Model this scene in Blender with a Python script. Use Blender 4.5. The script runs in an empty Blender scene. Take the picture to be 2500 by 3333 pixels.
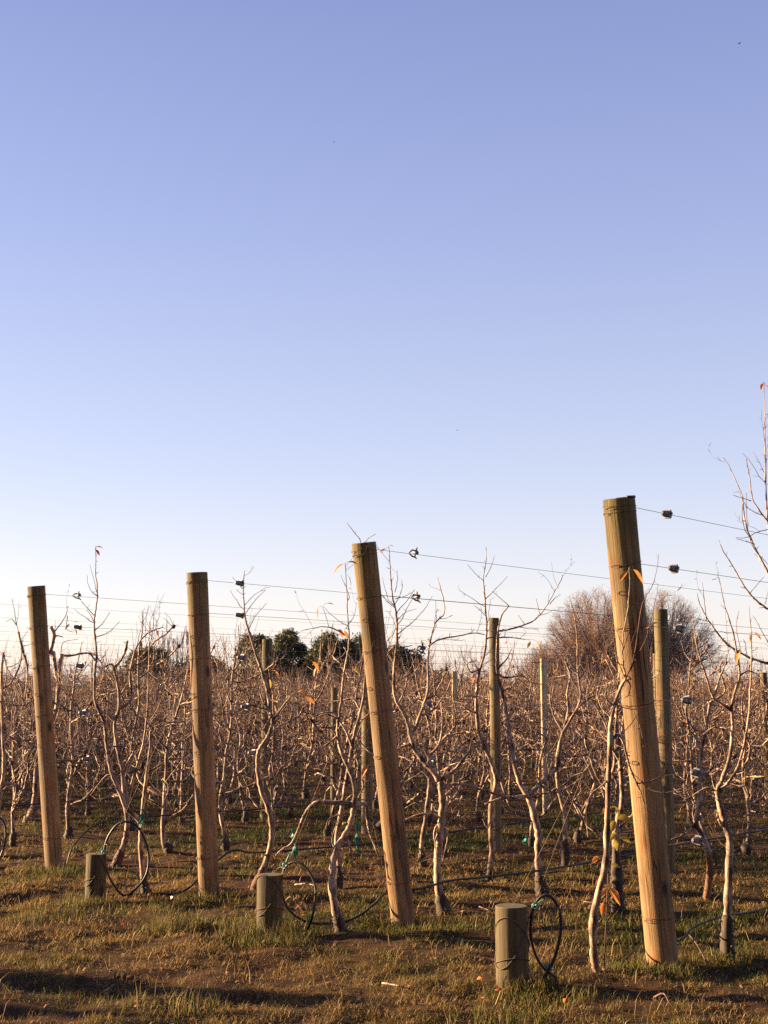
import bpy, math, random
import numpy as np
from mathutils import Vector, Matrix, noise as mnoise

C = bpy.context.scene
COL = C.collection
PI = math.pi

# ------------------------------------------------------------------ camera
CAM_Z = 1.5
FPX = 4219.0                       # focal length in photo pixels (2500 x 3333)
PITCH = math.atan((2260 - 1666.5) / FPX)
cam_d = bpy.data.cameras.new("camera")
cam = bpy.data.objects.new("camera", cam_d); COL.objects.link(cam)
cam.location = (0, 0, CAM_Z)
cam.rotation_euler = (PI / 2 + PITCH, 0, 0)
cam_d.sensor_fit = 'VERTICAL'; cam_d.sensor_height = 36.0
cam_d.lens = FPX / 3333.0 * 36.0
cam_d.clip_start = 0.05; cam_d.clip_end = 30000
C.camera = cam

# ------------------------------------------------------------------ light
SUN_EL = math.radians(11.0)
SUN_AZ = math.radians(166.0)       # direction towards the sun, counted from +X
sdir = Vector((math.cos(SUN_AZ) * math.cos(SUN_EL), math.sin(SUN_AZ) * math.cos(SUN_EL), math.sin(SUN_EL)))
w = bpy.data.worlds.new("World"); C.world = w
w.use_nodes = True
wn, wl = w.node_tree.nodes, w.node_tree.links
bg = wn['Background']
sky = wn.new('ShaderNodeTexSky'); sky.sky_type = 'NISHITA'; sky.sun_disc = False
sky.sun_elevation = SUN_EL
sky.sun_rotation = PI / 2 - SUN_AZ
sky.altitude = 0; sky.air_density = 1.0; sky.dust_density = 0.4; sky.ozone_density = 3.0
bg.inputs['Strength'].default_value = 0.050
tint = wn.new('ShaderNodeMix'); tint.data_type = 'RGBA'; tint.blend_type = 'MULTIPLY'; tint.inputs[0].default_value = 1.0
tint.inputs[7].default_value = (1.58, 1.12, 1.10, 1)      # the lavender cast of the evening sky
wl.new(sky.outputs[0], tint.inputs[6])
# evening haze: an even lavender to white gradient by elevation, laid over the sky model
wtc = wn.new('ShaderNodeTexCoord'); wsp = wn.new('ShaderNodeSeparateXYZ'); wl.new(wtc.outputs['Generated'], wsp.inputs[0])
wr = wn.new('ShaderNodeValToRGB'); wl.new(wsp.outputs['Z'], wr.inputs[0])
SKYR = [(0.0, (240, 238, 242)), (0.03, (244, 241, 243)), (0.075, (244, 241, 246)), (0.17, (216, 221, 245)), (0.34, (178, 188, 234)), (0.50, (147, 158, 216)), (1.0, (95, 108, 170))]
while len(wr.color_ramp.elements) < len(SKYR): wr.color_ramp.elements.new(0.5)
for e_, (z_, c_) in zip(wr.color_ramp.elements, SKYR):
    e_.position = z_; e_.color = (*[(((x / 255 + .055) / 1.055) ** 2.4) for x in c_], 1)
wsc = wn.new('ShaderNodeVectorMath'); wsc.operation = 'SCALE'; wsc.inputs['Scale'].default_value = 1 / (0.05 * 2 ** 2.36)
wl.new(wr.outputs[0], wsc.inputs[0])
wmx = wn.new('ShaderNodeMix'); wmx.data_type = 'RGBA'; wmx.inputs[0].default_value = 0.60
wl.new(tint.outputs[2], wmx.inputs[6]); wl.new(wsc.outputs[0], wmx.inputs[7]); wl.new(wmx.outputs[2], bg.inputs['Color'])
sun_d = bpy.data.lights.new("sun", 'SUN'); sun_d.energy = 5.0; sun_d.angle = math.radians(0.5)
sun_d.color = (1.0, 0.70, 0.38)
sun = bpy.data.objects.new("sun", sun_d); COL.objects.link(sun)
sun.location = (-20, 4, 8)
sun.rotation_euler = (-sdir).to_track_quat('-Z', 'Y').to_euler()
C.view_settings.view_transform = 'Standard'
C.view_settings.look = 'None'
C.view_settings.exposure = 2.36
C.view_settings.gamma = 1.0
C.cycles.use_denoising = False
C.cycles.max_bounces = 6; C.cycles.transparent_max_bounces = 8
C.cycles.sample_clamp_indirect = 4.0

# ------------------------------------------------------------------ helpers
def ray(u, v):
    """world direction through photo pixel (u, v), scaled so that its horizontal depth (Y) is 1"""
    X, Yc = (u - 1250.0) / FPX, (1666.5 - v) / FPX
    cp, sp = math.cos(PITCH), math.sin(PITCH)
    y, z = cp - Yc * sp, sp + Yc * cp
    return np.array([X / y, 1.0, z / y])

def at(u, v, D):
    r = ray(u, v)
    return np.array([0, 0, CAM_Z]) + r * D

def ground(u, v, z=0.0):
    r = ray(u, v)
    return at(u, v, (z - CAM_Z) / r[2])

ROWD = np.array([0.669, 0.743, 0.0])         # along the orchard rows
HEAD = np.array([-0.743, 0.669, 0.0])        # along the headland

class MB:
    """collects tubes and patches and links them as ONE mesh object"""
    def __init__(s):
        s.v = []; s.q = []; s.t = []; s.qm = []; s.tm = []; s.n = 0; s.c = []; s.usec = False
    def add(s, v, q=None, t=None, m=0, col=None):
        v = np.asarray(v, float).reshape(-1, 3)
        if q is not None and len(q):
            q = np.asarray(q, int).reshape(-1, 4) + s.n; s.q.append(q); s.qm.append(np.full(len(q), m))
        if t is not None and len(t):
            t = np.asarray(t, int).reshape(-1, 3) + s.n; s.t.append(t); s.tm.append(np.full(len(t), m))
        s.v.append(v); s.n += len(v)
        if col is not None:
            s.usec = True
            s.c.append(np.broadcast_to(np.asarray(col, float), (len(v), 3)))
        else:
            s.c.append(np.full((len(v), 3), 0.5))
    def tube(s, pts, rad, n=6, m=0, cap=True, col=None, closed=False):
        p = np.asarray(pts, float); k = len(p)
        rad = np.broadcast_to(np.asarray(rad, float), (k,))
        if closed:
            tg = np.roll(p, -1, 0) - np.roll(p, 1, 0)
        else:
            tg = np.gradient(p, axis=0)
        tg /= np.linalg.norm(tg, axis=1)[:, None] + 1e-12
        a = np.array([1.0, 0, 0]) if abs(tg[0][0]) < 0.8 else np.array([0, 1.0, 0])
        u = a - tg[0] * np.dot(a, tg[0]); u /= np.linalg.norm(u)
        U = np.empty_like(p)
        for i in range(k):
            u = u - tg[i] * np.dot(u, tg[i]); u /= (np.linalg.norm(u) + 1e-12); U[i] = u
        W = np.cross(tg, U)
        an = np.arange(n) * (2 * PI / n)
        ring = (np.cos(an)[None, :, None] * U[:, None, :] + np.sin(an)[None, :, None] * W[:, None, :]) * rad[:, None, None]
        v = (p[:, None, :] + ring).reshape(-1, 3)
        q = []
        j = np.arange(n); j2 = (j + 1) % n
        kk = k if closed else k - 1
        for i in range(kk):
            b, b2 = i * n, ((i + 1) % k) * n
            q.append(np.stack([b + j, b + j2, b2 + j2, b2 + j], 1))
        q = np.concatenate(q)
        t = None
        if cap and not closed:
            v = np.vstack([v, p[0], p[-1]])
            c0, c1 = k * n, k * n + 1
            t = np.concatenate([np.stack([np.full(n, c0), j2, j], 1), np.stack([np.full(n, c1), (k - 1) * n + j, (k - 1) * n + j2], 1)])
        s.add(v, q, t, m, col)
    def box(s, c, size, R=None, m=0, col=None):
        c = np.asarray(c, float); h = np.asarray(size, float) / 2
        v = np.array([[x, y, z] for z in (-1, 1) for y in (-1, 1) for x in (-1, 1)], float) * h
        if R is not None: v = v @ np.asarray(R).T
        q = [[0, 2, 3, 1], [4, 5, 7, 6], [0, 1, 5, 4], [2, 6, 7, 3], [0, 4, 6, 2], [1, 3, 7, 5]]
        s.add(v + c, q, None, m, col)
    def arrays(s):
        v = np.concatenate(s.v) if s.v else np.zeros((0, 3))
        q = np.concatenate(s.q) if s.q else np.zeros((0, 4), int)
        t = np.concatenate(s.t) if s.t else np.zeros((0, 3), int)
        return v, q, t
    def mesh(s, name, mats, smooth=True):
        v, q, t = s.arrays()
        me = bpy.data.meshes.new(name)
        me.vertices.add(len(v)); me.vertices.foreach_set('co', v.astype(np.float32).ravel())
        nl = len(q) * 4 + len(t) * 3
        me.loops.add(nl)
        me.loops.foreach_set('vertex_index', np.concatenate([q.ravel(), t.ravel()]).astype(np.int32))
        npoly = len(q) + len(t)
        me.polygons.add(npoly)
        st = np.concatenate([np.arange(len(q)) * 4, len(q) * 4 + np.arange(len(t)) * 3]).astype(np.int32)
        me.polygons.foreach_set('loop_start', st)
        mi = np.concatenate((s.qm if s.qm else []) + (s.tm if s.tm else [])).astype(np.int32)
        me.polygons.foreach_set('material_index', mi)
        me.polygons.foreach_set('use_smooth', np.full(npoly, bool(smooth)))
        if s.usec:
            at_ = me.attributes.new('tint', 'FLOAT_COLOR', 'POINT')
            cc = np.concatenate(s.c); cc = np.hstack([cc, np.ones((len(cc), 1))])
            at_.data.foreach_set('color', cc.astype(np.float32).ravel())
        for m in (mats if isinstance(mats, (list, tuple)) else [mats]): me.materials.append(m)
        me.update(calc_edges=True); me.validate()
        return me
    def build(s, name, mats, parent=None, smooth=True, loc=None):
        o = bpy.data.objects.new(name, s.mesh(name, mats, smooth)); COL.objects.link(o)
        if parent is not None: o.parent = parent
        if loc is not None: o.location = loc
        return o

def tag(o, label=None, cat=None, group=None, kind=None):
    if label: o['label'] = label
    if cat: o['category'] = cat
    if group: o['group'] = group
    if kind: o['kind'] = kind
    return o

def empty(name, loc, label=None, cat=None, group=None):
    o = bpy.data.objects.new(name, None); COL.objects.link(o)
    o.location = tuple(float(x) for x in loc); o.empty_display_size = 0.1
    return tag(o, label, cat, group)

def catmull(P, per=5):
    P = np.asarray(P, float)
    if len(P) < 3:
        t = np.linspace(0, 1, per + 1)[:, None]; return P[0] * (1 - t) + P[-1] * t
    Q = np.vstack([2 * P[0] - P[1], P, 2 * P[-1] - P[-2]])
    out = []
    for i in range(1, len(Q) - 2):
        p0, p1, p2, p3 = Q[i - 1:i + 3]
        for t in np.arange(per) / per:
            out.append(0.5 * (2 * p1 + (p2 - p0) * t + (2 * p0 - 5 * p1 + 4 * p2 - p3) * t * t + (3 * p1 - p0 - 3 * p2 + p3) * t ** 3))
    out.append(Q[-2]); return np.array(out)

def norm(v):
    v = np.asarray(v, float); return v / (np.linalg.norm(v) + 1e-12)

# ------------------------------------------------------------------ materials
def mat(name):
    m = bpy.data.materials.new(name); m.use_nodes = True
    nt = m.node_tree; p = nt.nodes['Principled BSDF']
    return m, nt.nodes, nt.links, p

def ramp(n, stops):
    r = n.new('ShaderNodeValToRGB')
    e = r.color_ramp.elements
    while len(e) < len(stops): e.new(0.5)
    for x, (pos, c) in zip(e, stops):
        x.position = pos; x.color = (*c, 1) if len(c) == 3 else c
    return r

def noise_node(n, l, vec, scale, detail=4, rough=0.55, mapscale=None):
    t = n.new('ShaderNodeTexNoise'); t.inputs['Scale'].default_value = scale
    t.inputs['Detail'].default_value = detail; t.inputs['Roughness'].default_value = rough
    if mapscale:
        mp = n.new('ShaderNodeMapping'); mp.inputs['Scale'].default_value = mapscale
        l.new(vec, mp.inputs['Vector']); vec = mp.outputs[0]
    l.new(vec, t.inputs['Vector']); return t

def mixc(n, l, fac, a, b, mode='MIX'):
    x = n.new('ShaderNodeMix'); x.data_type = 'RGBA'; x.blend_type = mode
    if isinstance(fac, (int, float)): x.inputs[0].default_value = fac
    else: l.new(fac, x.inputs[0])
    for s, i in ((a, 6), (b, 7)):
        if isinstance(s, tuple): x.inputs[i].default_value = (*s, 1)
        else: l.new(s, x.inputs[i])
    return x.outputs[2]

def bumpit(n, l, p, h, strength=0.5, dist=0.01):
    b = n.new('ShaderNodeBump'); b.inputs['Strength'].default_value = strength; b.inputs['Distance'].default_value = dist
    l.new(h, b.inputs['Height']); l.new(b.outputs[0], p.inputs['Normal'])

def m_post(name, light, dark, green):
    m, n, l, p = mat(name)
    tc = n.new('ShaderNodeTexCoord'); ob = tc.outputs['Object']
    oi = n.new('ShaderNodeObjectInfo')
    ad = n.new('ShaderNodeVectorMath'); ad.operation = 'ADD'
    l.new(ob, ad.inputs[0])
    mul = n.new('ShaderNodeMath'); mul.operation = 'MULTIPLY'; mul.inputs[1].default_value = 37.0
    l.new(oi.outputs['Random'], mul.inputs[0]); l.new(mul.outputs[0], ad.inputs[1])
    v = ad.outputs[0]
    g = noise_node(n, l, v, 1.0, 6, 0.65, (42, 42, 1.6))
    f = noise_node(n, l, v, 1.0, 5, 0.6, (120, 120, 3.0))
    r = ramp(n, [(0.32, dark), (0.6, light)]); l.new(g.outputs['Fac'], r.inputs[0])
    r2 = ramp(n, [(0.34, (0.4, 0.35, 0.3)), (0.46, (1, 1, 1))]); l.new(f.outputs['Fac'], r2.inputs[0])
    c = mixc(n, l, 0.75, r.outputs[0], r2.outputs[0], 'MULTIPLY')
    # rusty and knotty blotches
    b = noise_node(n, l, v, 1.0, 3, 0.5, (9, 9, 3.2))
    rb = ramp(n, [(0.57, (0, 0, 0)), (0.66, (.85, .85, .85))]); l.new(b.outputs['Fac'], rb.inputs[0])
    c = mixc(n, l, rb.outputs[0], c, (light[0] * .8, light[1] * .5, light[2] * .32))
    vo = n.new('ShaderNodeTexVoronoi'); vo.inputs['Scale'].default_value = 1.0
    mp = n.new('ShaderNodeMapping'); mp.inputs['Scale'].default_value = (7, 7, 3.0); l.new(v, mp.inputs['Vector']); l.new(mp.outputs[0], vo.inputs['Vector'])
    rk = ramp(n, [(0.10, (1, 1, 1)), (0.18, (0, 0, 0))]); l.new(vo.outputs['Distance'], rk.inputs[0])
    c = mixc(n, l, rk.outputs[0], c, (0.09, 0.045, 0.02))
    # drying cracks and grey weathering
    ck = noise_node(n, l, v, 1.0, 2, 0.5, (30, 30, 1.1))
    rc = ramp(n, [(0.472, (1, 1, 1)), (0.494, (0.2, 0.16, 0.13)), (0.508, (0.2, 0.16, 0.13)), (0.53, (1, 1, 1))]); l.new(ck.outputs['Fac'], rc.inputs[0])
    cm = noise_node(n, l, v, 1.0, 2, 0.5, (6, 6, 2.0)); rm = ramp(n, [(0.45, (0, 0, 0)), (0.6, (1, 1, 1))]); l.new(cm.outputs['Fac'], rm.inputs[0])
    c = mixc(n, l, rm.outputs[0], c, mixc(n, l, 1.0, c, rc.outputs[0], 'MULTIPLY'))
    gw = noise_node(n, l, v, 1.0, 4, 0.6, (5, 5, 1.3)); rg_ = ramp(n, [(0.5, (0, 0, 0)), (0.7, (0.6, 0.6, 0.6))]); l.new(gw.outputs['Fac'], rg_.inputs[0])
    c = mixc(n, l, rg_.outputs[0], c, (light[0] * .58, light[1] * .64, light[2] * .85))
    # greenish weathered head
    sx = n.new('ShaderNodeSeparateXYZ'); l.new(ob, sx.inputs[0])
    nz = noise_node(n, l, v, 1.0, 4, 0.6, (14, 14, 3))
    am = n.new('ShaderNodeMath'); am.operation = 'MULTIPLY_ADD'; am.inputs[1].default_value = 1.1; l.new(nz.outputs['Fac'], am.inputs[0]); l.new(sx.outputs['Z'], am.inputs[2])
    mr = n.new('ShaderNodeMapRange'); mr.inputs[1].default_value = 2.3; mr.inputs[2].default_value = 3.0; l.new(am.outputs[0], mr.inputs[0])
    c = mixc(n, l, mr.outputs[0], c, green, 'MULTIPLY')
    st = noise_node(n, l, v, 1.0, 3, 0.6, (4.5, 4.5, 1.5)); rs = ramp(n, [(0.36, (0.5, 0.47, 0.42)), (0.50, (1, 1, 1))]); l.new(st.outputs['Fac'], rs.inputs[0])
    c = mixc(n, l, 0.9, c, rs.outputs[0], 'MULTIPLY')
    l.new(c, p.inputs['Base Color']); p.inputs['Roughness'].default_value = 0.85; p.inputs['Diffuse Roughness'].default_value = 1.0
    h = n.new('ShaderNodeMath'); h.operation = 'ADD'; l.new(g.outputs['Fac'], h.inputs[0]); l.new(f.outputs['Fac'], h.inputs[1])
    bumpit(n, l, p, h.outputs[0], 0.7, 0.006)
    return m

M = {}
M['post'] = m_post('weathered_pine', (0.50, 0.30, 0.125), (0.25, 0.128, 0.047), (0.56, 0.70, 0.48))
M['stump'] = m_post('treated_stump_pine', (0.20, 0.135, 0.046), (0.085, 0.054, 0.018), (0.6, 0.66, 0.45))
M['pale_post'] = m_post('pale_sawn_pine', (0.78, 0.64, 0.38), (0.56, 0.44, 0.24), (0.95, 0.95, 0.8))

M['line_post'] = m_post('grey_green_pine', (0.34, 0.25, 0.115), (0.17, 0.12, 0.05), (0.55, 0.62, 0.45))
def m_endgrain():
    m, n, l, p = mat('end_grain')
    tc = n.new('ShaderNodeTexCoord')
    wv = n.new('ShaderNodeTexWave'); wv.wave_type = 'RINGS'; wv.rings_direction = 'Z'; wv.inputs['Scale'].default_value = 40; wv.inputs['Distortion'].default_value = 2
    l.new(tc.outputs['Object'], wv.inputs['Vector'])
    r = ramp(n, [(0, (0.055, 0.040, 0.018)), (1, (0.12, 0.088, 0.04))]); l.new(wv.outputs['Fac'], r.inputs[0]); l.new(r.outputs[0], p.inputs['Base Color'])
    p.inputs['Roughness'].default_value = 0.9
    return m
M['endgrain'] = m_endgrain()

def m_bark(name, pale, mid, dark, scale=1.0):
    m, n, l, p = mat(name)
    tc = n.new('ShaderNodeTexCoord'); v = tc.outputs['Object']
    a = noise_node(n, l, v, 1.0, 4, 0.6, (26 * scale, 26 * scale, 9 * scale))
    r = ramp(n, [(0.38, dark), (0.48, mid), (0.62, pale)]); l.new(a.outputs['Fac'], r.inputs[0])
    b = noise_node(n, l, v, 1.0, 3, 0.6, (60 * scale, 60 * scale, 150 * scale))
    r2 = ramp(n, [(0.35, (0.5, 0.42, 0.36)), (0.5, (1, 1, 1))]); l.new(b.outputs['Fac'], r2.inputs[0])
    c = mixc(n, l, 0.8, r.outputs[0], r2.outputs[0], 'MULTIPLY')
    l.new(c, p.inputs['Base Color']); p.inputs['Roughness'].default_value = 0.8
    bumpit(n, l, p, b.outputs['Fac'], 0.5, 0.004)
    return m
M['bark'] = m_bark('fruit_tree_bark', (0.46, 0.335, 0.235), (0.22, 0.14, 0.098), (0.05, 0.029, 0.022))
M['twig'] = m_bark('fruit_tree_twig', (0.155, 0.070, 0.050), (0.066, 0.028, 0.021), (0.019, 0.009, 0.007))
M['farbark'] = m_bark('far_tree_bark', (0.29, 0.175, 0.125), (0.12, 0.064, 0.046), (0.03, 0.016, 0.012))
M['foot'] = m_bark('rootstock_bark', (0.07, 0.045, 0.028), (0.04, 0.025, 0.015), (0.018, 0.011, 0.007))
M['rust_bark'] = m_bark('reddish_bark', (0.26, 0.12, 0.05), (0.17, 0.075, 0.032), (0.08, 0.035, 0.017))
M['willow'] = m_bark('willow_bark', (0.36, 0.245, 0.185), (0.29, 0.19, 0.142), (0.21, 0.135, 0.10), 0.05)
M['poplar'] = m_bark('poplar_bark', (0.50, 0.38, 0.32), (0.42, 0.31, 0.26), (0.33, 0.24, 0.20), 0.05)

def m_simple(name, col, rough=0.5, metal=0.0, var=0.3, scale=40, spec=0.5):
    m, n, l, p = mat(name)
    tc = n.new('ShaderNodeTexCoord')
    a = noise_node(n, l, tc.outputs['Object'], scale, 4, 0.6)
    r = ramp(n, [(0.3, tuple(x * (1 - var) for x in col)), (0.7, tuple(min(1, x * (1 + var)) for x in col))])
    l.new(a.outputs['Fac'], r.inputs[0]); l.new(r.outputs[0], p.inputs['Base Color'])
    p.inputs['Roughness'].default_value = rough; p.inputs['Metallic'].default_value = metal
    p.inputs['Specular IOR Level'].default_value = spec
    return m
M['wire'] = m_simple('galvanised_wire', (0.19, 0.175, 0.165), 0.55, 0.2)
M['rusty'] = m_simple('rusted_wire', (0.10, 0.065, 0.045), 0.7, 0.2)
M['steel'] = m_simple('tensioner_steel', (0.12, 0.118, 0.132), 0.5, 0.2)
M['hose'] = m_simple('black_polythene', (0.010, 0.009, 0.009), 0.5, 0, 0.3, 30, 0.4)
M['tie'] = m_simple('turquoise_twine', (0.06, 0.30, 0.26), 0.5, 0, 0.2)
M['insect'] = m_simple('insect_black', (0.02, 0.02, 0.025), 0.5)
M['rag'] = m_simple('pale_plastic', (0.55, 0.52, 0.5), 0.5, 0, 0.2)
M['clod'] = m_simple('soil_clod', (0.12, 0.06, 0.04), 0.95, 0, 0.4, 30)

def m_leaf(name, a, b, trans=0.45):
    m, n, l, p = mat(name)
    tc = n.new('ShaderNodeTexCoord')
    t = noise_node(n, l, tc.outputs['Object'], 30, 3, 0.6)
    r = ramp(n, [(0.35, a), (0.65, b)]); l.new(t.outputs['Fac'], r.inputs[0])
    l.new(r.outputs[0], p.inputs['Base Color']); p.inputs['Roughness'].default_value = 0.6
    tr = n.new('ShaderNodeBsdfTranslucent'); l.new(r.outputs[0], tr.inputs['Color'])
    mx = n.new('ShaderNodeMixShader'); mx.inputs[0].default_value = trans
    l.new(p.outputs[0], mx.inputs[1]); l.new(tr.outputs[0], mx.inputs[2])
    l.new(mx.outputs[0], n['Material Output'].inputs['Surface'])
    return m
M['leaf'] = m_leaf('autumn_leaf', (0.42, 0.14, 0.03), (0.62, 0.29, 0.055))
M['leaf_red'] = m_leaf('red_leaf', (0.55, 0.12, 0.05), (0.75, 0.28, 0.10))
M['leaf_green'] = m_leaf('yellow_green_leaf', (0.24, 0.19, 0.025), (0.48, 0.32, 0.035))
M['leaf_tan'] = m_leaf('dry_leaf', (0.32, 0.17, 0.08), (0.55, 0.34, 0.18), 0.2)
M['net'] = m_leaf('teal_plastic', (0.010, 0.15, 0.11), (0.03, 0.27, 0.20), 0.3)
M['needle'] = m_leaf('dark_conifer_foliage', (0.030, 0.038, 0.016), (0.10, 0.095, 0.038), 0.2)
M['olive'] = m_leaf('olive_foliage', (0.06, 0.05, 0.022), (0.13, 0.10, 0.042), 0.2)

def m_tint(name, rough=0.9, trans=0.0):
    m, n, l, p = mat(name)
    at_ = n.new('ShaderNodeAttribute'); at_.attribute_name = 'tint'
    l.new(at_.outputs['Color'], p.inputs['Base Color']); p.inputs['Roughness'].default_value = rough
    p.inputs['Specular IOR Level'].default_value = 0.25
    if trans:
        tr = n.new('ShaderNodeBsdfTranslucent'); l.new(at_.outputs['Color'], tr.inputs['Color'])
        mx = n.new('ShaderNodeMixShader'); mx.inputs[0].default_value = trans
        l.new(p.outputs[0], mx.inputs[1]); l.new(tr.outputs[0], mx.inputs[2])
        l.new(mx.outputs[0], n['Material Output'].inputs['Surface'])
    return m
M['grass'] = m_tint('grass_blades', 0.75, 0.3)

def m_ground():
    m, n, l, p = mat('orchard_floor')
    g = n.new('ShaderNodeNewGeometry'); v = g.outputs['Position']
    at_ = n.new('ShaderNodeAttribute'); at_.attribute_name = 'tint'
    f = noise_node(n, l, v, 55, 6, 0.7)
    r = ramp(n, [(0.3, (0.35, 0.32, 0.3)), (0.7, (1.3, 1.25, 1.2))]); l.new(f.outputs['Fac'], r.inputs[0])
    c = mixc(n, l, 1.0, at_.outputs['Color'], r.outputs[0], 'MULTIPLY')
    s = noise_node(n, l, v, 9, 5, 0.7)
    r2 = ramp(n, [(0.35, (0.55, 0.55, 0.55)), (0.65, (1.2, 1.2, 1.2))]); l.new(s.outputs['Fac'], r2.inputs[0])
    c = mixc(n, l, 1.0, c, r2.outputs[0], 'MULTIPLY')
    l.new(c, p.inputs['Base Color']); p.inputs['Roughness'].default_value = 1.0; p.inputs['Specular IOR Level'].default_value = 0.1
    bumpit(n, l, p, f.outputs['Fac'], 0.9, 0.03)
    return m
M['ground'] = m_ground()
M['hill'] = m_simple('distant_hill', (0.10, 0.11, 0.12), 1.0, 0, 0.3, 0.01, 0.0)

# ------------------------------------------------------------------ ground
def hn(x, y, s, o=0.0):
    return mnoise.noise(Vector((x * s + o, y * s - o * 0.7, o * 1.3)))

def patch(x, y):
    """0..1 maps: green, straw, bare"""
    D = y
    k = (np.dot(np.array([x - 1.53, y - 7.12]), HEAD[:2])) / 2.0      # row coordinate: integers on rows
    t = np.dot(np.array([x - 1.53, y - 7.12]), ROWD[:2])
    strip = abs(k - round(k))                                       # 0 on the row, 0.5 in the middle of an alley
    n1 = hn(x, y, 0.55, 3.1) + 0.5 * hn(x, y, 1.6, 8.2)
    n2 = hn(x, y, 0.8, 17.0) + 0.5 * hn(x, y, 2.3, 1.2)
    green = 0.17 + 1.15 * n1
    if -1.0 < t < 0.6: green += 0.15 * max(0, 1 - strip * 2.6)
    if t > 0.6: green += 0.30 if strip > 0.25 else 0.0
    bare = 0.22 + 1.0 * n2
    if t > 0.6 and strip < 0.25: bare += 0.35
    if t < -1.3: bare += 0.12
    # reddish bare soil on the left of the headland
    bare += 0.65 * math.exp(-((x + 2.0) ** 2) / 0.9 - ((y - 7.4) ** 2) / 0.5)
    bare += 0.6 * math.exp(-((x + 1.75) ** 2) / 0.12 - ((y - 6.0) ** 2) / 0.15)
    for (sx, sy) in ((0.657, 6.5), (-0.74, 8.0)):
        pass
    return min(1, max(0, green)), min(1, max(0, bare))

GC_SOIL = np.array([0.088, 0.043, 0.023]); GC_STRAW = np.array([0.085, 0.053, 0.021]); GC_GREEN = np.array([0.045, 0.046, 0.013])
def gcol(x, y):
    g, b = patch(x, y)
    c = GC_STRAW * (1 - g) + GC_GREEN * g
    return c * (1 - b) + GC_SOIL * b

def gz(x, y):
    if y > 26 or abs(x) > 16: return 0.0
    fade = min(1, max(0, (26 - y) / 8))
    return fade * (0.030 * hn(x, y, 1.3, 5.0) + 0.036 * hn(x, y, 3.4, 2.0) + 0.016 * hn(x, y, 9, 9.0))

xs = np.concatenate([-np.geomspace(6000, 7, 26), np.arange(-6.5, 7.6, 0.055), np.geomspace(8, 6000, 26)])
ys = np.concatenate([-np.geomspace(300, 1, 8), np.arange(0, 4.8, 0.4), np.arange(4.8, 13, 0.055), np.arange(13, 28, 0.16), np.geomspace(28.5, 9000, 40)])
gv = np.zeros((len(ys), len(xs), 3)); gcl = np.zeros((len(ys), len(xs), 3))
for j, y in enumerate(ys):
    for i, x in enumerate(xs):
        near = 4.5 < y < 28 and abs(x) < 8
        gv[j, i] = (x, y, gz(x, y) if near else 0)
        gcl[j, i] = gcol(x, y) if (0 < y < 200 and abs(x) < 100) else (0.12, 0.09, 0.042)
mb = MB()
nx, ny = len(xs), len(ys)
idx = np.arange(nx * ny).reshape(ny, nx)
mb.add(gv.reshape(-1, 3), np.stack([idx[:-1, :-1], idx[:-1, 1:], idx[1:, 1:], idx[1:, :-1]], -1).reshape(-1, 4), col=gcl.reshape(-1, 3))
tag(mb.build('ground', M['ground']), kind='structure')

# far ridge of hills
mb = MB()
for (x0, x1, y, h, o) in ((-2600, 4200, 5200, 46, 1.0), (-300, 1500, 4300, 26, 7.0)):
    X = np.linspace(x0, x1, 90); V = []
    for x in X:
        e = min(1, (x - x0) / 500, (x1 - x) / 500)
        z = max(0.5, e * h * (0.75 + 0.5 * mnoise.noise(Vector((x * 0.0016, o, 0))) + 0.18 * mnoise.noise(Vector((x * 0.008, o, 3)))))
        V += [(x, y - 260, -1), (x, y, z), (x, y + 400, -1)]
    n_ = len(X); q = []
    for i in range(n_ - 1):
        for k in range(2): q.append([i * 3 + k, (i + 1) * 3 + k, (i + 1) * 3 + k + 1, i * 3 + k + 1])
    mb.add(V, q)
tag(mb.build('hills', M['hill']), kind='structure')

# ------------------------------------------------------------------ grass
def blades(xy, rng, L, W, cols, lay):
    n = len(xy)
    az = rng.uniform(0, 2 * PI, n); d = np.stack([np.cos(az), np.sin(az), np.zeros(n)], 1)
    s = np.stack([-np.sin(az), np.cos(az), np.zeros(n)], 1)
    b = np.stack([xy[:, 0], xy[:, 1], np.zeros(n)], 1)
    b[:, 2] = np.array([gz(x, y) for x, y in xy]) - 0.004
    up = np.array([0, 0, 1.0])
    lean = lay[:, None]
    L = L[:, None]; W = W[:, None]
    mid = b + L * 0.55 * (up * np.sqrt(1 - np.minimum(0.98, lean * 0.75) ** 2) + d * lean * 0.75)
    tipz = np.clip(1 - lean * 1.15, 0.02, 1)
    tip = mid + L * 0.45 * norm_rows(up * tipz + d * (0.25 + lean))
    V = np.stack([b - s * W, b + s * W, mid + s * W * 0.8, mid - s * W * 0.8, tip], 1).reshape(-1, 3)
    o = np.arange(n) * 5
    q = np.stack([o, o + 1, o + 2, o + 3], 1); t = np.stack([o + 3, o + 2, o + 4], 1)
    return V, q, t, np.repeat(cols, 5, 0)

def norm_rows(a): return a / (np.linalg.norm(a, axis=1)[:, None] + 1e-9)

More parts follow.
